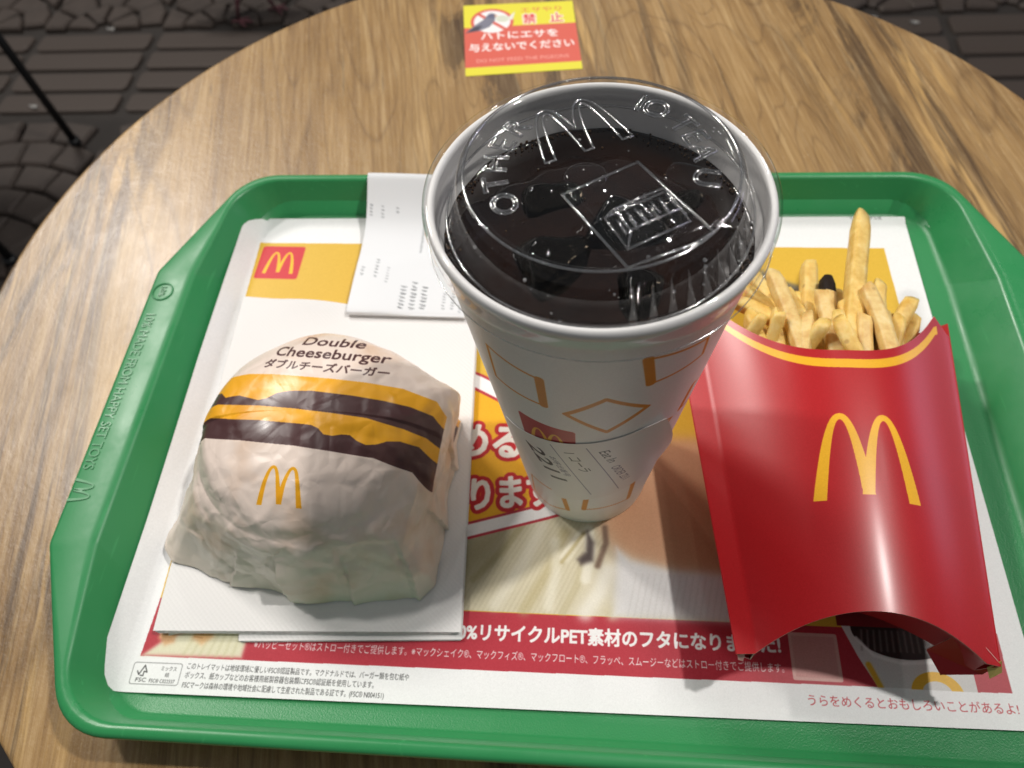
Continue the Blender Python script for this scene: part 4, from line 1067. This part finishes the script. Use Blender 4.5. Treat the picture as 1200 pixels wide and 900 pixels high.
# cola, ice, bubbles
M_COLA = mat("dark_cola", "1a0b04", .03, .5, coat=.4, coat_r=.02, vary=(60, .9))
CZ = 152.0
rc_ = cr(CZ) - .6; v = []; nr_ = 40
for j in range(nr_):
    r = rc_ * (j + .02) / (nr_ - 1 + .02)
    for k in range(96):
        a = 2 * math.pi * k / 96; x, y = r * math.cos(a), r * math.sin(a)
        m = .22 * max(0, (r - rc_ + 1.2) / 1.2) ** 2
        v.append((CX + x, CY + y, CZ + m + .7 * mnoise.noise(Vector((x * .09, y * .09, 4)))))
f = grid_faces(96, nr_, True) + [tuple(range(96))]
nb = len(v); v += [(CX + (cr(20) - 1) * math.cos(2 * math.pi * k / 96), CY + (cr(20) - 1) * math.sin(2 * math.pi * k / 96), 20) for k in range(96)]
f += [((nr_ - 1) * 96 + k, nb + k, nb + (k + 1) % 96, (nr_ - 1) * 96 + (k + 1) % 96) for k in range(96)] + [tuple(range(nb, nb + 96))]
cola = mesh_obj("cola", v, f, M_COLA, loc=(CX, CY, 20))
tag(cola, "dark brown cola filling the white cup under the clear lid", "drink")
M_FOAM = mat("clear_bubble", "5e4936", .04, .9, trans=.3, ior=1.3)
ico = bmesh.new(); bmesh.ops.create_icosphere(ico, subdivisions=2, radius=1.0); iv = [tuple(q.co) for q in ico.verts]; idx = {q: i for i, q in enumerate(ico.verts)}; ifc = [tuple(idx[w] for w in q.verts) for q in ico.faces]; ico.free()
parts = []
for k in range(420):
    if k < 385: a = random.uniform(0, 2 * math.pi); r = rc_ - abs(random.gauss(0, 1.6)) - .4
    else: a = random.uniform(0, 2 * math.pi); r = rc_ * math.sqrt(random.random())
    s_ = random.choice((.18, .2, .25, .3, .35, .4, .5)) * (.8 if r < rc_ - 5 else 1)
    r = min(r, rc_ - s_ * .7)
    parts.append(([(CX + r * math.cos(a) + p[0] * s_, CY + r * math.sin(a) + p[1] * s_, CZ + .25 + .5 * max(0, (r - rc_ + 2.5) / 2.5) + p[2] * s_ * .8) for p in iv], ifc))
bb = mesh_obj("bubbles", *merge(*parts), M_FOAM, cola); bb["kind"] = "stuff"
def mat_ice():
    m = mat("brown_tinted_ice", "c9b8a2", .03, .6, trans=1.0, ior=1.31, bump=(110, .8, 1.6)); return m
M_ICE = mat_ice()
ICE = [((-13, -12, 150.5), 21, (.5, .35, .4), "large ice cube at the left of the cola, under the lettering of the lid"), ((8, 2, 150.0), 22, (.35, -.5, 1.0), "ice cube in the middle of the cola under the lid's sip tab"),
       ((-14, 13, 149.0), 19, (.7, .2, .2), "ice cube at the back left of the cola, under the arches of the lid"), ((12, -22, 149.0), 18, (.3, .6, .1), "ice cube nearest the front edge of the cola"),
       ((22, 10, 148.8), 18, (-.5, .35, .8), "ice cube at the back right of the cola")]
for (x, y, z), s_, rot, lab in ICE:
    bm = bmesh.new(); bmesh.ops.create_cube(bm, size=s_ * MM); bmesh.ops.subdivide_edges(bm, edges=bm.edges[:], cuts=6, use_grid_fill=True)
    for w in bm.verts:
        c = w.co / (s_ * MM * .5); k = (abs(c.x) ** 6 + abs(c.y) ** 6 + abs(c.z) ** 6) ** (1 / 6)
        w.co = w.co / k * (1 + .10 * mnoise.noise(Vector(c) * 1.3 + Vector((x, y, 0)))) * .96
    me = bpy.data.meshes.new("ice_cube"); bm.to_mesh(me); bm.free(); me.materials.append(M_ICE); me.polygons.foreach_set("use_smooth", [True] * len(me.polygons))
    o = bpy.data.objects.new("ice_cube", me); col.objects.link(o); o.location = Vector((CX + x, CY + y, z - s_ * .22)) * MM; o.rotation_euler = rot
    tag(o, lab, "ice cube", "ice cubes in the cola")

# ------------------------------------------------------------------ fries carton lying on the mat
ZS = 30.0
def bw(y): return 44.7 + 14.1 * (y + 112) / 138
def bc(y): return 110.3 + .008 * (y + 112)
def hfront(s):
    if s < -.84: return .14 * (s + 1) / .16
    if s < .08: return .14 + .86 * (1 - ((.08 - s) / .92) ** 1.95)
    return max(0, 1 - ((s - .08) / .92) ** 2) ** 1.2
def ztop(s, y): return ZS + (15.5 + 5.5 * math.sin(min(1, max(0, (y + 112) / 125)) * math.pi / 2)) * hfront(s)
def zbot(s, y): return ZS - (ZS - 1.2) * (1 - abs(s) ** 2.6) * (1 - .25 * max(0, (-60 - y) / 52))
def lip(s):
    a = abs(s - .08) / .8
    y = 4.5 + 31 * a ** 2.6
    if s > .87: return 36 - 10 * (s - .87) / .13
    if s < -.74: return 38 - 12 * (-.74 - s) / .26
    return min(y, 38)
def foot(s): return -112.5 + 12.5 * max(0, 1 - (abs(s + .0) / .86) ** 2.0) if abs(s) < .86 else -112.5
FP = Print(35, -120, 190, 50, 7, hexc("b40c15"))
YB = hexc("f3b51c")
ss = np.linspace(-.80, .885, 60)
def xy_lip(s, d):
    y = lip(min(s, .87)) - d; return (bc(y) + s * bw(y), y)
FP.poly([xy_lip(s, 4.2 + .3 * max(0, s)) for s in ss] + [xy_lip(s, 8.3 + .6 * max(0, s)) for s in ss[::-1]], YB)
FP.arches(114.8, -42.5, 38.5, 35.5, YB, skew=.07)
FP.noise(.012, 2)
M_BOX = mat_print("red_fries_carton_board", FP.image("fries_carton_print"), .37, .38, bump=(2600, .14, .1), coat=.3, coat_r=.22)
M_BOXB = mat("red_carton_board_plain", "b3131b", .42, .4, bump=(2600, .1, .1)); M_BOXI = mat("carton_inside_board", "c9b26a", .7, .2); M_CUT = mat("white_cut_board_edge", "cf9c94", .7, .2)
carton = empty("fries_carton", (110.3, -112, 1), "large red fries carton with yellow arches lying on its back beside the cup", "fries carton")
def panel(name, s0, s1, nsx, nsy, ytop, ybot, zf, material, flip=False, th=.45):
    V = []; U = []
    for j in range(nsy):
        for i in range(nsx):
            s = s0 + (s1 - s0) * i / (nsx - 1); t = j / (nsy - 1); y = ybot(s) * (1 - t) + ytop(s) * t
            x = bc(y) + s * bw(y); V.append((x, y, zf(s, y))); U.append((x, y))
    F_ = grid_faces(nsx, nsy)
    o = mesh_obj(name, V, [q[::-1] for q in F_] if flip else F_, [material, M_CUT], carton, uv=FP.uv(U))
    solidify(o, th, -1, 1 if name == 'front_panel' else 0); return o
panel("front_panel", -1.0, 1.0, 101, 56, lip, foot, ztop, M_BOX)
panel("back_panel", -1.0, 1.0, 60, 40, lambda s: 34 + 6 * (1 - s * s), lambda s: -112.5 + 25 * max(0, 1 - (abs(s) / .86) ** 2) if abs(s) < .86 else -112.5, zbot, M_BOXB, True)
def bottom():
    V = []; n1, n2 = 50, 9
    for j in range(n2):
        t = j / (n2 - 1)
        for i in range(n1):
            s = -.86 + 1.72 * i / (n1 - 1)
            yf = foot(s) + .3; yb = -112.5 + 25 * max(0, 1 - (abs(s) / .86) ** 2)
            a = np.array((bc(yf) + s * bw(yf), yf, ztop(s, yf) - .6)); b_ = np.array((bc(yb) + s * bw(yb), yb, zbot(s, yb) + .5))
            p = a * (1 - t) + b_ * t; p[1] += 7 * math.sin(math.pi * t) * (1 - (abs(s) / .86) ** 2); V.append(tuple(p))
    o = mesh_obj("bottom_panel", V, grid_faces(n1, n2), [M_BOXB, M_CUT], carton); solidify(o, .45, 0, 1)
bottom()
V = [(154.8, -111.5, 30), (152.5, -113.2, 21), (140.5, -112.8, 15.5), (136, -105, 19), (142, -103, 34), (150, -107, 33)]
fl = mesh_obj("corner_flap", V, [(0, 1, 2, 3, 4, 5)], [M_BOXB, M_CUT], carton, smooth=False); solidify(fl, .45, 0, 1)
V = [(155.0, -110.8, 31), (156.2, -113.6, 27), (153.0, -115.2, 24.0), (151.6, -112.2, 27)]
fl = mesh_obj("torn_corner", V, [(0, 1, 2, 3)], M_BOXI, carton, smooth=False); solidify(fl, .5, 0)
V = [(66.4, -111.8, 29), (69.0, -112.0, 29.5), (68.6, -114.0, 27.0), (66.9, -113.6, 27.0)]
fl = mesh_obj("torn_corner", V, [(0, 1, 2, 3)], M_CUT, carton, smooth=False); solidify(fl, .5, 0)

# ------------------------------------------------------------------ fries
def mat_fry(name, c0, c1, c2):
    m = mat(name, c1, .48, .4, sss=.25); N, L = nt(m); b = N["Principled BSDF"]; tc = N.new("ShaderNodeTexCoord"); oi = N.new("ShaderNodeObjectInfo")
    ad = N.new("ShaderNodeVectorMath"); ad.operation = 'ADD'; L.new(tc.outputs["Object"], ad.inputs[0])
    cx = N.new("ShaderNodeCombineXYZ"); L.new(oi.outputs["Random"], cx.inputs[0]); L.new(cx.outputs[0], ad.inputs[1])
    n = N.new("ShaderNodeTexNoise"); n.inputs["Scale"].default_value = 130; n.inputs["Detail"].default_value = 6; n.inputs["Roughness"].default_value = .65; L.new(ad.outputs[0], n.inputs["Vector"])
    r = N.new("ShaderNodeValToRGB"); e = r.color_ramp.elements; e[0].position = .3; e[0].color = lin(c0); e[1].position = .52; e[1].color = lin(c1); x = e.new(.72); x.color = lin(c2)
    L.new(n.outputs["Fac"], r.inputs[0])
    n2 = N.new("ShaderNodeTexVoronoi"); n2.inputs["Scale"].default_value = 105; L.new(ad.outputs[0], n2.inputs["Vector"])
    r2 = N.new("ShaderNodeValToRGB"); r2.color_ramp.elements[0].position = .06; r2.color_ramp.elements[0].color = lin("8a5a24"); r2.color_ramp.elements[1].position = .14; r2.color_ramp.elements[1].color = (1, 1, 1, 1)
    L.new(n2.outputs["Distance"], r2.inputs[0])
    mx = N.new("ShaderNodeMix"); mx.data_type = 'RGBA'; mx.blend_type = 'MULTIPLY'; mx.inputs[0].default_value = .45; L.new(r.outputs[0], mx.inputs[6]); L.new(r2.outputs[0], mx.inputs[7]); L.new(mx.outputs[2], b.inputs["Base Color"])
    bp = N.new("ShaderNodeBump"); bp.inputs["Strength"].default_value = .5; bp.inputs["Distance"].default_value = .0007; L.new(n.outputs["Fac"], bp.inputs["Height"]); L.new(bp.outputs[0], b.inputs["Normal"])
    return m
M_FRY = mat_fry("golden_fried_potato", "d6a848", "ecc974", "f4dd9a"); M_FRYB = mat_fry("browned_fried_potato", "d3a45c", "eacb86", "f3dea6"); M_CHAR = mat("charred_fry_tip", "1d1009", .7, .3, bump=(400, .6, .6))
FRY = [
 ('A', (141.2, 90.0, 38), (125.6, 19.6, 36), 8.9, 0, "tallest golden fry, standing far above all the others in the carton"),
 ('B', (119.2, 76.5, 22), (114.9, 34.2, 22), 8.1, 0, "pale blunt fry in front of the dark print, left of the tallest fry"),
 ('C', (123.3, 61.5, 28), (120.9, 25.2, 28), 7.0, 2, "fry with a charred black tip in the middle of the carton"),
 ('D', (117.3, 48.5, 35), (117.6, 14.4, 35), 7.6, 1, "browned fry standing directly in front of the black tipped fry"),
 ('E', (96.4, 56.6, 37), (101.9, 14.9, 37), 7.5, 1, "long leaning fry at the left, closest to the rim of the cup"),
 ('F', (103.2, 56.2, 28), (115.5, 24.4, 28), 7.0, 0, "leaning fry just behind and right of the long left one"),
 ('G', (134.3, 44.8, 41), (138.0, 12.8, 41), 7.5, 1, "brown edged fry leaning right, in front of the tallest fry"),
 ('H', (144.4, 53.3, 33), (143.3, 27.3, 32), 6.3, 0, "thin upright fry peeping out behind the brown edged fry"),
 ('I', (158.4, 47.6, 31), (144.4, 19.8, 25), 7.6, 0, "rightmost large fry, leaning out over the carton's right corner"),
 ('J', (160.0, 39.1, 27), (151.7, 21.8, 20), 6.2, 0, "short fry low at the right corner of the carton, under the leaning one"),
 ('K', (118.4, 25.0, 45), (125.2, 6.7, 43), 7.6, 0, "short thick fry at the centre of the lip, cut face to the front"),
 ('L', (113.1, 24.2, 44), (101.0, 6.4, 43), 6.8, 0, "short fry lying across the lip left of the centre one"),
 ('M', (125.3, 41.7, 35), (127.6, 21.3, 34), 5.8, 0, "small fry between the black tipped fry and the tallest fry"),
 ('N', (133.2, 46.9, 30), (134.3, 15.5, 30), 8.3, 1, "darker fry in shade behind the brown edged fry"),
 ('O', (82.7, 60.3, 24), (103.6, 42.2, 24), 7.4, 0, "fry lying flat at the far left, upper of two behind the cup's lid"),
 ('P', (78.0, 46.3, 31), (101.7, 29.9, 30), 7.2, 0, "fry lying flat at the far left, lower of two behind the cup's lid"),
 ('Q', (88.0, 29.0, 40), (75.7, 14.7, 40), 6.4, 0, "short fry at the left end of the lip, next to the cup"),
 ('R', (95.2, 29.5, 42), (88.8, 9.8, 42), 6.2, 0, "small upright fry at the lip below the long left one"),
 ('S', (108.6, 31.7, 38), (104.1, 11.6, 38), 6.1, 1, "small browned fry wedged between the long left fry and the middle"),
 ('T', (90.6, 75.1, 18), (103.6, 52.0, 18), 7.4, 0, "low fry at the back left, half hidden by the cup's rim"),
 ('U', (110.0, 40.0, 24), (108.0, 10.0, 26), 8.0, 0, "fry deep in the carton behind the small browned one"),
 ('V', (128.0, 34.0, 26), (130.0, 6.0, 30), 8.0, 0, "fry deep in the carton below the tallest one"),
 ('W', (149.0, 33.0, 34), (144.0, 10.0, 29), 7.0, 0, "fry lying at the lip just left of the carton's right corner"),
 ('X', (84.0, 36.0, 32), (92.0, 8.0, 34), 8.0, 0, "fry deep in the carton at its left end")]
def fry(key, tip, base, w, kind, label):
    rf = random.Random(key); a = Vector(tip); b_ = Vector(base); d = (b_ - a).normalized(); b2 = a + d * ((b_ - a).length + 34)
    if b2.x < 82: b2 = a + d * ((b_ - a).length + 3); b2.z = min(b2.z, 20)
    if b2.x > 140: b2 = a + d * ((b_ - a).length + 4)
    d = (b2 - a).normalized(); u = Vector((0, 0, 1)).cross(d).normalized(); u = (Matrix.Rotation(rf.uniform(-.5, .5), 3, d) @ u); vv = d.cross(u)
    ns, nc = 16, 16; V = []; Lg = (b2 - a).length; bend = rf.uniform(-2.2, 2.2)
    for j in range(ns):
        t = j / (ns - 1); c = a + d * (Lg * t) + u * bend * math.sin(math.pi * t)
        e = min(1, (t * Lg) / (w * .22)); k = .80 + .20 * math.sqrt(max(0, 1 - (1 - e) ** 2))
        for q in range(nc):
            an = 2 * math.pi * q / nc; cx_, sy_ = math.cos(an), math.sin(an)
            sq = 1 / (abs(cx_) ** 7 + abs(sy_) ** 7) ** (1 / 7)
            nz = 1 + .07 * mnoise.noise(Vector((cx_ * 1.2 + ord(key), sy_ * 1.2, t * Lg * .09)))
            slant = (cx_ * rf_sl[key][0] + sy_ * rf_sl[key][1]) * max(0, 1 - t * 5) * w * .32
            p = c + (u * cx_ + vv * sy_ * .92) * (sq * w * .44 * k * nz) + d * slant; V.append(tuple(p))
    F_ = grid_faces(nc, ns, True) + [tuple(range(nc))[::-1], tuple(range(nc * (ns - 1), nc * ns))]
    m = [M_FRYB if kind else M_FRY]
    o = mesh_obj("french_fry", V, [q[::-1] for q in F_], m, loc=tuple(a))
    if kind == 2:
        o.data.materials.append(M_CHAR)
        for pl in o.data.polygons:
            if sum((o.data.vertices[i].co).length for i in pl.vertices) / len(pl.vertices) < .0085: pl.material_index = 1
    return tag(o, label, "french fry", "french fries in the red carton")
FRY += [('a', (106.5, 36.0, 33), (107.5, 10.0, 30), 7.2, 0, "fry packed behind the lip, second from the long left one"), ('b', (122.0, 33.0, 37), (123.5, 8.0, 34), 7.2, 0, "fry packed behind the lip just under the black tipped one"),
 ('c', (131.5, 31.0, 40), (131.0, 8.0, 36), 7.0, 1, "fry packed behind the lip left of the brown edged one"), ('d', (141.0, 34.0, 37), (139.5, 8.0, 32), 7.2, 0, "fry packed behind the lip right of the brown edged one"),
 ('e', (112.0, 60.0, 20), (109.5, 30.0, 20), 7.4, 0, "fry low behind the pale blunt one"), ('f', (130.0, 58.0, 20), (129.0, 28.0, 22), 7.4, 0, "low fry at the foot of the tallest one"), ('g', (97.5, 38.0, 34), (94.0, 10.0, 32), 7.0, 0, "fry packed behind the lip left of the long leaning one"),
 ('h', (151.5, 42.0, 24), (147.5, 20.0, 22), 7.0, 0, "low fry between the rightmost large fry and the thin upright one")]
rf_sl = {r[0]: (random.uniform(-1, 1), random.uniform(-1, 1)) for r in FRY}
for row in FRY: fry(*row)
